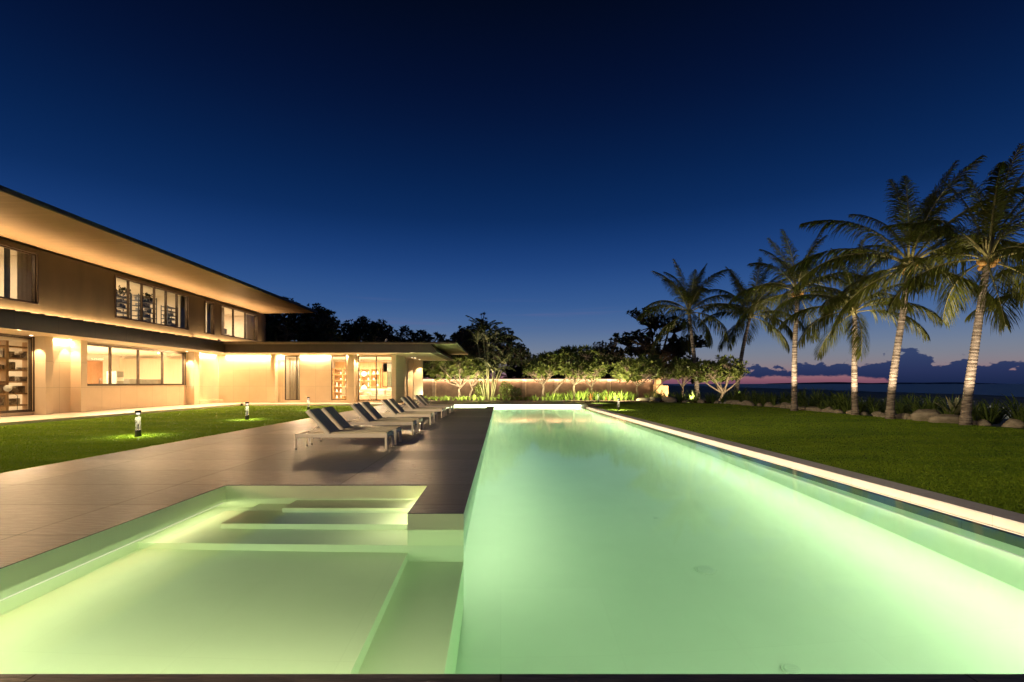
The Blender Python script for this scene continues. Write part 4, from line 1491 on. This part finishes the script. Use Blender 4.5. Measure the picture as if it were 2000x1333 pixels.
def palm(label, base, top, lean, Rr, size, seed, nf=22):
    """trunk from base to top (heights above base), curved; crown of separate fronds"""
    rr = random.Random(seed)
    t = thing('coconut_palm', label, 'palm tree', base, 0, 'coconut palms along the seaward lawn edge')
    H = top
    n = 96
    Rr *= .82
    pts, rad = [], []
    for i in range(n + 1):
        u = i / n
        x = lean[0] * (u ** 1.35) + .10 * math.sin(u * 3.4 + seed) * (u * (1 - u) * 2)
        y = lean[1] * u
        pts.append((x, y, H * u))
        r = Rr * (1.28 - .45 * u if u > .06 else 1.6 - 3.1 * u - .0)
        r *= 1 + (.085 if i % 2 else -.03) * rr.uniform(.5, 1.3)
        rad.append(max(r, .05))
    mb = MB(); mb.tube(pts, rad, 14)
    mb.build('trunk', M_TRUNKP, t, smooth=False)
    tip = Vector(pts[-1])
    # crown shaft and coconuts
    mb = MB(); mb.tube([tip - Vector((0, 0, .25)), tip + Vector((0, 0, .1)), tip + Vector((0, 0, .5))], [Rr * .9, Rr * 1.25, .05], 10)
    mb.build('crown_heart', M_RACH, t, smooth=True)
    for q in range(6 if seed in (3, 5, 6) else 0):
        part('coconut', COCO, t, (tip.x + (Rr + .12) * math.cos(q * 1.2 + 2), tip.y + (Rr + .12) * math.sin(q * 1.2 + 2), tip.z - .05 - .12 * (q % 3)), (q, q * 2, 0), (.11, .11, .14))
    ga = 2.39996
    for i in range(nf):
        u = (i + .5) / nf
        k = min(7, int(u * 6.7 + rr.uniform(-.3, .3)))
        k = max(0, k)
        me = FRONDS[k][rr.randint(0, 1)]
        a = i * ga + rr.uniform(-.25, .25) + seed
        s = size / 4.3 * rr.uniform(.88, 1.08) * (0.86 if k > 5 else .88 if k < 2 else 1)
        zz = .38 - .5 * u
        f = part('frond', me, t, (tip.x + .1 * math.cos(a), tip.y + .1 * math.sin(a), tip.z + zz), (rr.uniform(-.25, .25), rr.uniform(-.1, .1), a), (s, s, s))
    return t


PAL = [  # label, base, trunk height, lean(x,y), radius, frond size, seed
    ('slanted palm rising from behind the white-trunked frangipani, farthest left', (19.1, 47.0, -.15), 8.6, (-.8, 0), .20, 6.0, 1),
    ('dark palm with leaning unlit trunk and one bright hanging frond', (24.3, 50.0, -.2), 8.7, (1.5, 0), .21, 6.0, 2),
    ('slim straight palm with pale lit trunk, third from the left', (17.85, 29.4, -.15), 7.2, (.18, 0), .155, 4.1, 3),
    ('shorter palm whose crown hangs low between two taller palms', (18.7, 25.5, -.15), 5.5, (-.05, 0), .145, 3.7, 4),
    ('tall palm with white lower trunk curving right, second from the right edge', (18.2, 22.6, -.15), 7.2, (.92, 0), .155, 5.2, 5),
    ('rightmost palm with the thickest ringed trunk, beside the agave', (18.45, 19.2, -.15), 6.6, (.90, 0), .155, 4.3, 6),
]
for p in PAL:
    palm(*p)
palm('palm beyond the right edge whose fronds hang into view', (23.2, 19.4, -.2), 5.2, (.3, 0), .17, 3.6, 9, 18)


# ------------------------------------------------------------------ vegetation: leafy trees
def leaf(mb, p, d, up, L, w, mi=0):
    d = d.normalized()
    s = d.cross(up)
    if s.length < .05: s = Vector((1, 0, 0))
    s.normalize()
    n = s.cross(d)
    a = p + d * L * .5 - n * L * .04
    mb.add([p, a + s * w * .5 + n * w * .14, p + d * L - n * L * .12, a - s * w * .5 + n * w * .14, a], [(0, 4, 1), (4, 2, 1), (0, 3, 4), (3, 2, 4)], mi)


def rosette(mb, p, axis, n, L, w, rr, spread=1.0):
    axis = axis.normalized()
    a0 = Vector((1, 0, 0)) if abs(axis.x) < .8 else Vector((0, 1, 0))
    x = (a0 - axis * a0.dot(axis)).normalized()
    y = axis.cross(x)
    for k in range(n):
        an = k * 2.4 + rr.uniform(-.4, .4)
        sp = rr.uniform(.55, 1.35) * spread
        d = axis * math.cos(sp) + (x * math.cos(an) + y * math.sin(an)) * math.sin(sp)
        leaf(mb, p + axis * rr.uniform(-.06, .03), d, axis + Vector((0, 0, .3)), L * rr.uniform(.7, 1.15), w * rr.uniform(.8, 1.2))


def crown_meshes(seed, trunk, ells, ntips, leafL, leafW, nleaf, tr=.12, nlimb=6, shell=.45, mats=(None, None), spread=1.0):
    """tree at the origin: trunk polyline, crown ellipsoids [(centre, radii)], returns (wood mesh, leaf mesh)"""
    rr = random.Random(seed)
    wood, fol = MB(), MB()
    tr_pts = [Vector(p) for p in trunk]
    n = len(tr_pts)
    wood.tube(tr_pts, [tr * (1.15 - .4 * i / (n - 1)) for i in range(n)], 9)
    fork = tr_pts[-1]
    tips = []
    vol = [e[1][0] * e[1][1] * e[1][2] for e in ells]
    for i in range(ntips):
        e = rr.choices(ells, vol)[0]
        while True:
            v = Vector((rr.uniform(-1, 1), rr.uniform(-1, 1), rr.uniform(-1, 1)))
            if shell < v.length < 1: break
        tips.append(Vector(e[0]) + Vector((v.x * e[1][0], v.y * e[1][1], v.z * e[1][2])))
    # main limbs aim at spread-out seeds
    seeds = [tips[0]]
    while len(seeds) < min(nlimb, len(tips)):
        seeds.append(max(tips, key=lambda q: min((q - s).length for s in seeds)))
    ends = []
    for s in seeds:
        d = s - fork
        mid = fork + d * .42 + Vector((rr.uniform(-.1, .1), rr.uniform(-.1, .1), -.06 * d.length + rr.uniform(-.05, .1))) 
        e = fork + d * .72
        q1 = fork.lerp(mid, .5) + Vector((rr.uniform(-.06, .06), rr.uniform(-.06, .06), .0))
        wood.tube([fork, q1, mid, e], [tr * .72, tr * .6, tr * .48, tr * .32], 7)
        ends.append((mid, e))
    for q in tips:
        j = min(range(len(ends)), key=lambda k: (ends[k][1] - q).length)
        mid, e = ends[j]
        st = e if (q - e).length < (q - mid).length or rr.random() < .5 else mid.lerp(e, rr.uniform(.3, 1))
        m1 = st.lerp(q, .55) + Vector((rr.uniform(-.1, .1), rr.uniform(-.1, .1), rr.uniform(-.12, .05)))
        wood.tube([st, m1, q], [tr * .26, tr * .19, tr * .11], 5, cap=False)
        ax = (q - m1).normalized() + Vector((0, 0, .45))
        rosette(fol, q, ax, nleaf, leafL, leafW, rr, spread)
    return wood.mesh('trunk', mats[0]), fol.mesh('crown', mats[1])


def tree(name, label, cat, loc, meshes, rz=0, scale=1, group=None):
    t = thing(name, label, cat, loc, rz, group)
    t.scale = scale if hasattr(scale, '__len__') else (scale,) * 3
    part('trunk', meshes[0], t)
    part('crown', meshes[1], t)
    return t


FM = (M_BARK, M_FRANG)
GF = 'frangipani trees along the garden wall'
fr1 = crown_meshes(21, [(0, 0, 0), (.12, 0, .5), (.05, 0, 1.0), (.25, .0, 1.25)], [((-1.5, 0, 2.9), (1.8, 1.3, .95)), ((.6, 0, 3.2), (1.5, 1.2, 1.0))], 260, .45, .155, 9, .11, 7, mats=FM)
fr2 = crown_meshes(22, [(0, 0, 0), (.0, 0, .5), (.25, 0, 1.0), (.15, 0, 1.3)], [((.4, 0, 2.9), (1.5, 1.2, .9)), ((-.3, 0, 3.4), (1.2, 1.1, .7))], 210, .45, .155, 9, .10, 6, mats=FM)
fr3 = crown_meshes(23, [(0, 0, 0), (-.05, 0, .6), (.03, 0, 1.2), (-.05, 0, 1.5)], [((-.3, 0, 2.9), (1.7, 1.3, .8)), ((.6, .2, 3.7), (1.1, 1.0, .9))], 260, .45, .155, 9, .12, 7, mats=FM)
fr4 = crown_meshes(24, [(0, 0, 0), (.35, 0, .6), (.9, 0, 1.3), (1.6, 0, 2.1), (2.3, 0, 2.9)], [((3.0, 0, 4.2), (1.8, 1.3, .9)), ((1.6, 0, 4.4), (1.0, 1, .7))], 220, .45, .155, 9, .10, 6, mats=FM)
fr5 = crown_meshes(25, [(0, 0, 0), (.1, 0, .5), (0, 0, 1.1), (.1, 0, 1.35)], [((0, 0, 2.9), (2.5, 1.8, 1.15)), ((.9, 0, 3.4), (1.6, 1.3, .9))], 430, .45, .155, 9, .10, 8, mats=FM)
fr6 = crown_meshes(26, [(0, 0, 0), (.15, 0, .35), (.3, 0, .7)], [((-1.3, 0, 2.7), (1.5, 1.3, 1.0)), ((.8, 0, 3.3), (1.5, 1.3, 1.0)), ((.1, 0, 2.6), (2.4, 1.4, .8))], 340, .45, .155, 9, .13, 9, mats=FM)
tree('frangipani_tree', 'frangipani with twisting trunk beside the wing end, crown under its roof', 'tree', (-4.05, 46.2, -.05), fr1, 0, 1.0, GF)
tree('frangipani_tree', 'small frangipani left of the cane palm clump, forked pale trunk', 'tree', (-3.0, 46.8, -.05), fr2, 0, 1.0, GF)
tree('frangipani_tree', 'frangipani with upright pale trunk in the middle of the garden wall', 'tree', (4.05, 46.0, -.05), fr3, 0, 1.0, GF)
tree('frangipani_tree', 'frangipani with long trunk leaning right across the garden wall', 'tree', (4.7, 46.8, -.05), fr4, 0, 1.0, GF)
tree('frangipani_tree', 'frangipani with thick pale trunk behind the bright strap plants', 'tree', (6.85, 45.2, -.05), fr3, 2.2, .98, GF)
tree('frangipani_tree', 'thin twisting frangipani with dim trunk right of the thick one', 'tree', (8.9, 46.4, -.05), fr2, 2.6, .95, GF)
tree('frangipani_tree', 'round brightly lit frangipani near the right end of the garden wall', 'tree', (13.1, 46.6, -.05), fr5, 0, 1.0, GF)
tree('frangipani_tree', 'slanting thin frangipani against the gate pedestal', 'tree', (14.6, 47.4, -.05), fr4, .2, .62, GF)
GS = 'frangipani trees by the sea palms'
tree('frangipani_tree', 'frangipani with glaring white branching trunk between the two left palms', 'tree', (20.6, 45.5, -.1), fr6, 0, 1.0, GS)
tree('frangipani_tree', 'dim thin frangipani left of the slanted palm trunk', 'tree', (17.8, 47.5, -.1), fr2, .8, 1.0, GS)

DM = (M_DBARK, M_DARKL)
MM = (M_DBARK, M_MIDL)
d1 = crown_meshes(31, [(0, 0, 0), (.1, 0, 2), (-.1, 0, 4.2), (0, 0, 5.5)], [((0, 0, 8.3), (2.6, 2.4, 2.0)), ((-1.9, .4, 7.0), (2.3, 2.0, 1.6)), ((2.0, -.3, 7.2), (2.3, 2.0, 1.5)), ((.3, 0, 10.0), (1.3, 1.3, .9))], 620, .36, .20, 12, .24, 9, .3, DM)
d2 = crown_meshes(32, [(0, 0, 0), (-.1, 0, 2), (.2, 0, 4.0), (.1, 0, 5)], [((0, 0, 7.2), (3.2, 2.6, 1.7)), ((2.4, .3, 6.2), (2.3, 1.9, 1.6)), ((-2.4, 0, 6.0), (2.1, 1.9, 1.7)), ((-.8, 0, 8.8), (1.5, 1.4, .9)), ((1.4, 0, 8.6), (1.0, 1.0, .9))], 640, .36, .20, 12, .24, 9, .3, DM)
d3 = crown_meshes(33, [(0, 0, 0), (.05, 0, 2.2), (-.05, 0, 4.5)], [((0, 0, 6.4), (2.0, 2.0, 2.4)), ((.4, 0, 8.8), (1.3, 1.3, 1.5)), ((-.7, 0, 5.4), (2.2, 2.0, 1.8)), ((.9, .2, 10.4), (.6, .6, .9))], 520, .38, .15, 13, .2, 8, .2, MM)
d4 = crown_meshes(34, [(0, 0, 0), (.1, 0, .8), (0, 0, 1.6)], [((0, 0, 3.4), (2.6, 2.2, 1.7)), ((1.8, 0, 2.8), (1.9, 1.8, 1.4)), ((-1.9, 0, 3.0), (1.9, 1.8, 1.4))], 480, .32, .18, 12, .16, 8, .25, DM)
GD = 'dark trees behind the house and garden wall'
BGT = [  # mesh, x, y, rot, scale, label
    (d1, -26.2, 58, 0.3, 1.12, 'tall dark tree rising behind the eave tip of the upper roof'),
    (d2, -30.5, 60, 1.3, 1.15, 'dark tree behind the upper storey, right of its end wall'),
    (d1, -22.6, 60, 2.1, 1.08, 'feathery dark tree right of the eave tip, highest over the wing roof'),
    (d3, -20.3, 57, 0.9, .92, 'narrow dark tree over the left part of the wing roof'),
    (d2, -17.6, 62, 0.1, 1.05, 'broad dark tree behind the middle of the wing roof'),
    (d1, -14.6, 59, 4.0, .88, 'dark tree over the wing roof above the narrow lounge window'),
    (d2, -11.4, 62, 2.9, .84, 'low dark tree over the right part of the wing roof'),
    (d4, -8.0, 57, 1.1, 1.5, 'wide low dark tree between wing roof end and the tall clump'),
    (d1, -4.6, 58, 5.0, .76, 'dark tree with thin topmost twigs left of the tallest garden tree'),
    (d3, -2.6, 53.5, 0.4, .86, 'tall narrow mid-green tree above the cane palm clump'),
    (d2, -3.9, 54.8, 1.9, .86, 'broad dark tree just behind the tall narrow mid-green one'),
    (d2, -.3, 54.5, 3.3, .83, 'rounded dark tree right of the tall narrow one, above the cane palms'),
    (d4, 3.6, 57, .5, 1.0, 'low dark thicket tree left of the middle frangipani crown'),
    (d4, 7.8, 58, 2.0, 1.05, 'low dark tree directly behind the leaning frangipani crown'),
    (d4, 11.2, 56, 3.6, 1.1, 'low dark tree behind the gap before the round frangipani'),
]
for m_, x, y, rz, s, lab in BGT:
    tree('background_tree', lab, 'tree', (x, y, -.25), m_, rz, s, GD)
alm = crown_meshes(41, [(0, 0, 0), (-.2, 0, 1.5), (.1, 0, 3.0), (.0, 0, 4.0)],
                   [((-2.4, 0, 6.8), (3.0, 2.2, .75)), ((1.0, 0, 8.4), (2.8, 2.0, .8)), ((-1.0, .4, 9.6), (2.2, 1.6, .6)), ((3.4, 0, 6.3), (2.6, 2.0, .7)),
                    ((-4.6, 0, 5.2), (2.6, 1.8, .55)), ((.3, 0, 5.4), (3.4, 2.2, .7)), ((2.6, 0, 4.0), (2.4, 1.8, .8)), ((4.4, 0, 2.3), (1.6, 1.2, .4))], 760, .34, .21, 12, .26, 14, .15, DM)
tree('sea_almond_tree', 'large dark tiered tree behind the slanted palm, right of the garden wall', 'tree', (17.3, 53.5, -.25), alm, 0, 1.0)
tree('sea_almond_tree', 'long dark low branches reaching left above the middle garden wall', 'tree', (11.4, 57.0, -.25), alm, PI, .66)

# the wood beyond, one dark mass
mb = MB()
rw = random.Random(9)
def skyline(x):
    p = 978 + x * 944 / 68
    pts_ = [(300, 8.5), (520, 9.5), (600, 10.2), (700, 9.4), (780, 8.4), (860, 7.6), (960, 6.2), (1040, 5.6), (1120, 5.2), (1200, 4.9), (1260, 3.8)]
    for (a, za), (b_, zb) in zip(pts_[:-1], pts_[1:]):
        if p <= b_: return za + (zb - za) * max(0, (p - a)) / (b_ - a)
    return 3.6
for i in range(26000):
    x = rw.uniform(-48, 19)
    hm = skyline(x) * (1 + .10 * math.sin(x * .9) + .07 * math.sin(x * 2.3 + 1))
    z = hm * (1 - rw.random() ** 2.0) 
    dpt = rw.uniform(0, 5) * (1 - .6 * z / hm)
    a = rw.uniform(0, 2 * PI); e = rw.uniform(-.6, 1)
    leaf(mb, Vector((x, 66 + dpt, z)), Vector((math.cos(a), math.sin(a), e)), Vector((0, 0, 1)), rw.uniform(.35, .7), rw.uniform(.2, .4))
tag(mb.build('distant_wood', M_DARKL), 'dark wood beyond the garden wall and behind the house', 'wood', kind='stuff')

# leafy shrubs filling the foot of the wall
sh1 = crown_meshes(51, [(0, 0, 0), (.03, 0, .15), (0, 0, .3)], [((0, 0, .75), (.85, .6, .65))], 110, .22, .09, 9, .04, 6, .2, (M_DBARK, M_MIDL))
sh2 = crown_meshes(52, [(0, 0, 0), (-.03, 0, .2), (0, 0, .35)], [((0, 0, .95), (.7, .6, .85))], 110, .22, .08, 9, .04, 6, .2, (M_DBARK, M_FRANG))
for k, (x, y, sc) in enumerate(((.55, 47.3, 1.0), (1.5, 47.6, .85), (-2.0, 47.6, 1.0))):
    tree('leafy_shrub', 'dense leafy shrub beside the cane palm clump at the foot of the garden wall', 'shrub', (x, y, -.05), sh1 if k % 2 else sh2, k * 1.1, sc, 'leafy shrubs beside the cane palms')

# far palm silhouette over the garden wall
FP = [frond_mesh('frond', 2.2, R(e0), R(e1), 300 + k, leafL=.42, nl=22, hang=.5, wid=.05) for k, (e0, e1) in enumerate(((70, 10), (40, -30), (10, -60)))]
t = thing('small_palm', 'small dark palm silhouette against the sky above the garden wall', 'palm tree', (5.2, 58.0, -.25))
mb = MB(); mb.tube([(0, 0, 0), (.05, 0, 2.5), (0, 0, 4.5)], [.14, .11, .1], 10); mb.build('trunk', M_DBARK, t)
for i in range(14):
    part('frond', FP[i % 3], t, (0, 0, 4.5), (0, 0, i * 2.4), (.62,) * 3)

# cane palm clump, uplit
t = thing('cane_palm', 'clump of pale green canes with feathery fronds, lit from below', 'palm clump', (-1.1, 46.6, -.05))
rr = random.Random(77)
CF = [frond_mesh('frond', 2.4, R(e0), R(e1), 200 + k, leafL=.55, nl=40, hang=.6, wid=.05, mats=[M_MIDL, M_CANE]) for k, (e0, e1) in enumerate(((75, 15), (60, -10), (35, -45)))]
for i in range(11):
    a = i / 11 * 2 * PI + rr.uniform(-.2, .2)
    r0 = rr.uniform(.15, .55)
    h = rr.uniform(2.6, 6.4)
    le = rr.uniform(.3, 1.5) * (.5 + .5 * abs(math.cos(a)))
    bx, by = r0 * math.cos(a), r0 * math.sin(a) * .6
    tx, ty = bx + le * math.cos(a), by + le * .5 * math.sin(a)
    mb = MB(); mb.tube([(bx, by, 0), (bx * .7 + tx * .3, by * .7 + ty * .3, h * .45), (tx, ty, h)], [.06, .05, .04], 8)
    mb.build('stem', M_CANE, t, smooth=True)
    for q in range(5):
        part('frond', CF[(q + i) % 3], t, (tx, ty, h - .05), (0, 0, q * 1.3 + i), (rr.uniform(.85, 1.25),) * 3)

# strap-leaved plants, tufts, agave
def strap_mesh(name, seed, n, L, w, m, up=1.0, flop=.6):
    rr = random.Random(seed)
    mb = MB()
    for i in range(n):
        a = rr.uniform(0, 2 * PI)
        e = R(rr.uniform(48, 86)) * up
        l = L * rr.uniform(.6, 1.1)
        p = Vector((math.cos(a) * .08 * rr.random(), math.sin(a) * .08 * rr.random(), 0))
        s = Vector((-math.sin(a), math.cos(a), 0))
        prev = None
        K = 5
        for k in range(K + 1):
            u = k / K
            ww = w * (math.sin(PI * (.25 + .72 * u))) * .5
            cur = (p - s * ww, p + s * ww)
            if prev:
                mb.quad(prev[0], prev[1], cur[1], cur[0])
            prev = cur
            ee = e - flop * u * u * 1.8
            p = p + Vector((math.cos(a) * math.cos(ee), math.sin(a) * math.cos(ee), math.sin(ee))) * (l / K)
    return mb.mesh(name, m)


SM = [strap_mesh('strap_plant', 400 + k, 24, .85, .05, M_STRAP) for k in range(3)]
BM = [strap_mesh('border_plant', 410 + k, 38, 1.0, .034, M_DSTRAP, 1.0, .8) for k in range(3)]
FN = [strap_mesh('fern', 420 + k, 30, .6, .045, M_STRAP, .85, .9) for k in range(2)]


def plant(name, me, loc, rz, s, label, cat, group):
    o = bpy.data.objects.new(name, me)
    COL.objects.link(o)
    o.location = loc
    o.rotation_euler = (0, 0, rz)
    o.scale = (s, s, s * random.uniform(.9, 1.15))
    return tag(o, label, cat, group)


rr = random.Random(55)
for i in range(34):      # pale low row left of the cane palms and towards the middle
    x = -7.0 + i * .385
    if -1.7 < x < -.5 and i % 2: continue
    plant('fern', FN[i % 2], (x + rr.uniform(-.1, .1), 44.0 + rr.uniform(-.25, .5), -.02), rr.uniform(0, 6), rr.uniform(.9, 1.3),
          'low pale strap-leaved plant in the row edging the far terrace', 'plant', 'low pale plants along the far terrace')
for i in range(34):      # taller bright green row in the right half
    x = 4.2 + i * .245
    plant('strap_plant', SM[i % 3], (x + rr.uniform(-.12, .12), 44.4 + rr.uniform(-.5, .7) , -.03), rr.uniform(0, 6), rr.uniform(.85, 1.25) * (1.15 if x > 6.5 else .85),
          'bright green strap-leaved plant in the row before the garden wall', 'plant', 'bright green strap plants before the garden wall')
# red-brown ground litter plants (low cordylines)
CM = strap_mesh('cordyline', 431, 18, .75, .06, leafmat('cordyline_leaf', c4(.20, .09, .03), c4(.26, .15, .04), .5, .3))
for i, (x, y) in enumerate(((8.3, 44.6), (9.6, 44.3), (11.0, 44.8), (7.6, 45.0))):
    plant('cordyline', CM, (x, y, -.03), i, 1.25, 'reddish brown leafed plant among the bright strap plants', 'plant', 'reddish plants among the strap plants')


# rocks
def rock_mesh(seed, m):
    rr = random.Random(seed)
    bm = bmesh.new()
    bmesh.ops.create_icosphere(bm, subdivisions=3, radius=1)
    ph = [(Vector((rr.uniform(-1, 1), rr.uniform(-1, 1), rr.uniform(-1, 1))).normalized(), rr.uniform(.5, .85)) for _ in range(9)]
    for v in bm.verts:
        p = v.co.copy()
        for d, h in ph:                     # facet by planes
            q = p.dot(d)
            if q > h: p -= d * (q - h) * .8
        p *= 1 + .06 * math.sin(p.x * 5 + seed) * math.sin(p.y * 6) + .03 * math.sin(p.z * 13 + p.x * 9)
        v.co = p
    me = bpy.data.meshes.new('boulder')
    bm.to_mesh(me); bm.free()
    me.materials.append(m)
    me.polygons.foreach_set('use_smooth', [True] * len(me.polygons))
    return me


RK = [rock_mesh(k, M_ROCK) for k in range(5)]
edge = lambda y: (18.9 + .25 * math.sin(y * .8) + .2 * math.sin(y * .37 + 2)) if y < 40.5 else 18.9 - (y - 40.5) * 1.15
GR = 'boulders edging the seaward lawn'
rr = random.Random(91)
y = 16.4
i = 0
while y < 45:
    s = rr.uniform(.17, .36) * (1 + .25 * (y > 30))
    o = bpy.data.objects.new('boulder', RK[i % 5]); COL.objects.link(o)
    o.location = (edge(y) + rr.uniform(.05, .5), y, -.12 + s * .12)
    o.rotation_euler = (rr.uniform(-.2, .2), rr.uniform(-.2, .2), rr.uniform(0, 6))
    o.scale = (s * rr.uniform(1.0, 1.5), s * rr.uniform(.9, 1.3), s * rr.uniform(.6, .85))
    tag(o, 'rounded grey-brown boulder in the row edging the seaward lawn', 'boulder', GR)
    y += s * rr.uniform(1.7, 3.4)
    i += 1
for lab, loc, s in (('largest pitted boulder at the foot of the rightmost palm', (18.7, 20.3, -.02), (.68, .5, .25)),
                    ('smooth pale boulder below the agave, left of the pitted one', (18.75, 21.3, .05), (.62, .5, .34))):
    o = bpy.data.objects.new('boulder', RK[2]); COL.objects.link(o)
    o.location = loc; o.scale = s; tag(o, lab, 'boulder')
for k, (x, y, s, lab) in enumerate(((12.9, 43.7, .55, 'grey boulder in front of the round frangipani, at the lawn corner'), (13.7, 43.5, .6, 'broad flat boulder left of the gate pedestal'),
                                    (15.0, 43.3, .62, 'broad boulder below the gate pedestal'), (14.3, 44.6, .5, 'boulder behind the flat ones near the gate pedestal'), (16.2, 46.6, .5, 'pale boulder lit at the pedestal foot'))):
    o = bpy.data.objects.new('boulder', RK[k]); COL.objects.link(o)
    o.location = (x, y, 0); o.scale = (s * 1.3, s, s * .6); o.rotation_euler = (0, 0, k * 1.3); tag(o, lab, 'boulder')

# border planting between and behind the rocks
rr = random.Random(17)
y = 16.0
i = 0
while y < 45.5:
    for q in range(3):
        x = edge(y) + (rr.uniform(.25, .8) if q == 0 else rr.uniform(1.0, 1.9) if q == 1 else rr.uniform(1.9, 2.9))
        plant('border_plant', BM[i % 3], (x, y + rr.uniform(-.4, .4), -.15), rr.uniform(0, 6), rr.uniform(.9, 1.55) * (1.15 if q else .9),
              'dark grassy clump between the boulders of the seaward border', 'plant', 'grassy clumps in the seaward border')
        i += 1
    y += rr.uniform(.6, 1.2)
for x, y, s, lab in ((17.6, 44.3, 1.3, 'pale variegated grass clump lit bright in front of the slanted palm'), (16.5, 43.9, 1.2, 'dark round grass clump below the gate pedestal'),
                     (12.2, 44.7, 1.0, 'bright strap plant at the foot of the round frangipani'), (13.6, 44.9, 1.0, 'green strap plant between the boulders and the pedestal'),
                     (22.3, 45.0, 1.1, 'small lit plant at the foot of the dark leaning palm')):
    plant('strap_plant', SM[int(x) % 3], (x, y, -.1), x, s * 1.1, lab, 'plant', None)

# agave beside the rightmost palm
t = thing('agave', 'big pale agave with stiff pointed leaves left of the rightmost palm', 'agave', (19.35, 20.6, .1))
rr = random.Random(4)
for i in range(22):
    a = i * 2.4
    e = R(20 + 60 * i / 22)
    l = rr.uniform(.75, 1.05)
    d = Vector((math.cos(a) * math.cos(e), math.sin(a) * math.cos(e), math.sin(e)))
    s = Vector((-math.sin(a), math.cos(a), 0))
    n = s.cross(d)
    mb = MB()
    c = []
    for u, w in ((0, .05), (.35, .075), (.7, .05), (1.0, .004)):
        p = d * l * u + Vector((0, 0, .12 * u * (1 - u)))
        c.append((p - s * w, p - n * w * .35 * -1 - n * .02, p + s * w))
    for q in range(3):
        A, B_ = c[q], c[q + 1]
        mb.quad(A[0], A[1], B_[1], B_[0]); mb.quad(A[1], A[2], B_[2], B_[1])
        mb.quad(A[2], A[0], B_[0], B_[2])
    mb.build('leaf', M_AGAVE, t)

# beach litter and low creeping green
rng = random.Random(66)
mb = MB()
for i in range(420):
    y = rng.uniform(24, 66); x = rng.uniform(22, 50)
    if rng.random() > math.exp(-((x - 31) ** 2 / 220 + (y - 33) ** 2 / 400)): continue
    s = rng.uniform(.03, .11)
    a = rng.uniform(0, 3)
    z = -.26
    ca, sa = math.cos(a) * s, math.sin(a) * s
    mb.hexa([(x - ca, y - sa, z), (x + sa, y - ca, z), (x + ca, y + sa, z), (x - sa, y + ca, z)],
            [(x - ca * .7, y - sa * .7, z + s * .9), (x + sa * .6, y - ca * .6, z + s), (x + ca * .6, y + sa * .6, z + s), (x - sa * .7, y + ca * .7, z + s * .8)])
tag(mb.build('beach_pebbles', mat('pale_pebbles', c4(.4, .38, .34), c4(.55, .53, .48), .8, 3)), 'pale stones and litter scattered on the dark beach', 'pebbles', kind='stuff')
mb = MB()
for i in range(5200):
    y = rng.uniform(20, 72); x = rng.uniform(21.5, 56)
    f = math.sin(x * .5 + y * .2) * math.sin(y * .45) + math.sin(x * .23 - y * .3 + 1)
    if f < .25: continue
    s = rng.uniform(.12, .3); a = rng.uniform(0, 6)
    p = Vector((x, y, -.26))
    leaf(mb, p, Vector((math.cos(a), math.sin(a), rng.uniform(.3, 1.2))), Vector((0, 0, 1)), s, s * .35)
tag(mb.build('beach_creeper', M_DSTRAP), 'low green creeper covering patches of the beach behind the border', 'ground cover', kind='stuff')

# ------------------------------------------------------------------ lamps among the planting
UPL = (1.0, .78, .52)
for x, y, tx, ty, tz, p, ang in (
        (17.45, 28.6, 17.9, 29.4, 3.6, 420, 50), (18.25, 24.6, 18.7, 25.5, 2.8, 330, 50), (17.7, 21.6, 18.5, 22.6, 3.4, 420, 52), (17.9, 18.2, 18.75, 19.2, 3.3, 380, 52),
        (18.2, 45.6, 19.0, 47.0, 5.5, 520, 50), (26.3, 48.6, 27.3, 49.6, 6.0, 700, 40)):
    spot('palm_uplight', (x - (tx - x) * .9 - .5, y - (ty - y) * .9, -.08), (tx, ty, tz), p, UPL, ang, .7)
for x, y, tx, ty, tz, p, ang in (
        (-3.6, 45.2, -4.0, 46.4, 1.7, 170, 80), (-2.4, 45.6, -2.6, 46.8, 1.9, 160, 90), (-1.0, 45.3, -1.0, 46.6, 1.9, 300, 70), (3.8, 44.8, 4.1, 46.2, 2.0, 260, 95),
        (7.2, 44.0, 7.0, 45.6, 2.3, 230, 95), (9.6, 44.9, 9.0, 46.4, 1.8, 130, 95), (11.2, 45.2, 13.1, 46.8, 2.0, 330, 100), (20.5, 44.1, 20.6, 45.4, 1.4, 420, 90), (17.4, 45.9, 17.9, 47.3, 1.9, 120, 90)):
    spot('garden_uplight', (x - (tx - x) * .6, y - 2.9, .15), (tx, ty, tz + .7), p, (1, .80, .52), ang, .7)
# strap plants lit by low path lights along the bed
area('bed_lamp', (-3.5, 43.3, .55), (0, 1, -.25), (1, 0, 0), 7, .1, 90, (1, .85, .5))
area('bed_lamp', (8.3, 43.0, .6), (0, 1, -.25), (1, 0, 0), 7.5, .1, 95, (1, .88, .45))
spot('beach_floodlight', (24.5, 19.0, 2.2), (36, 38, -.3), 900, (.9, .95, .8), 60, .9)
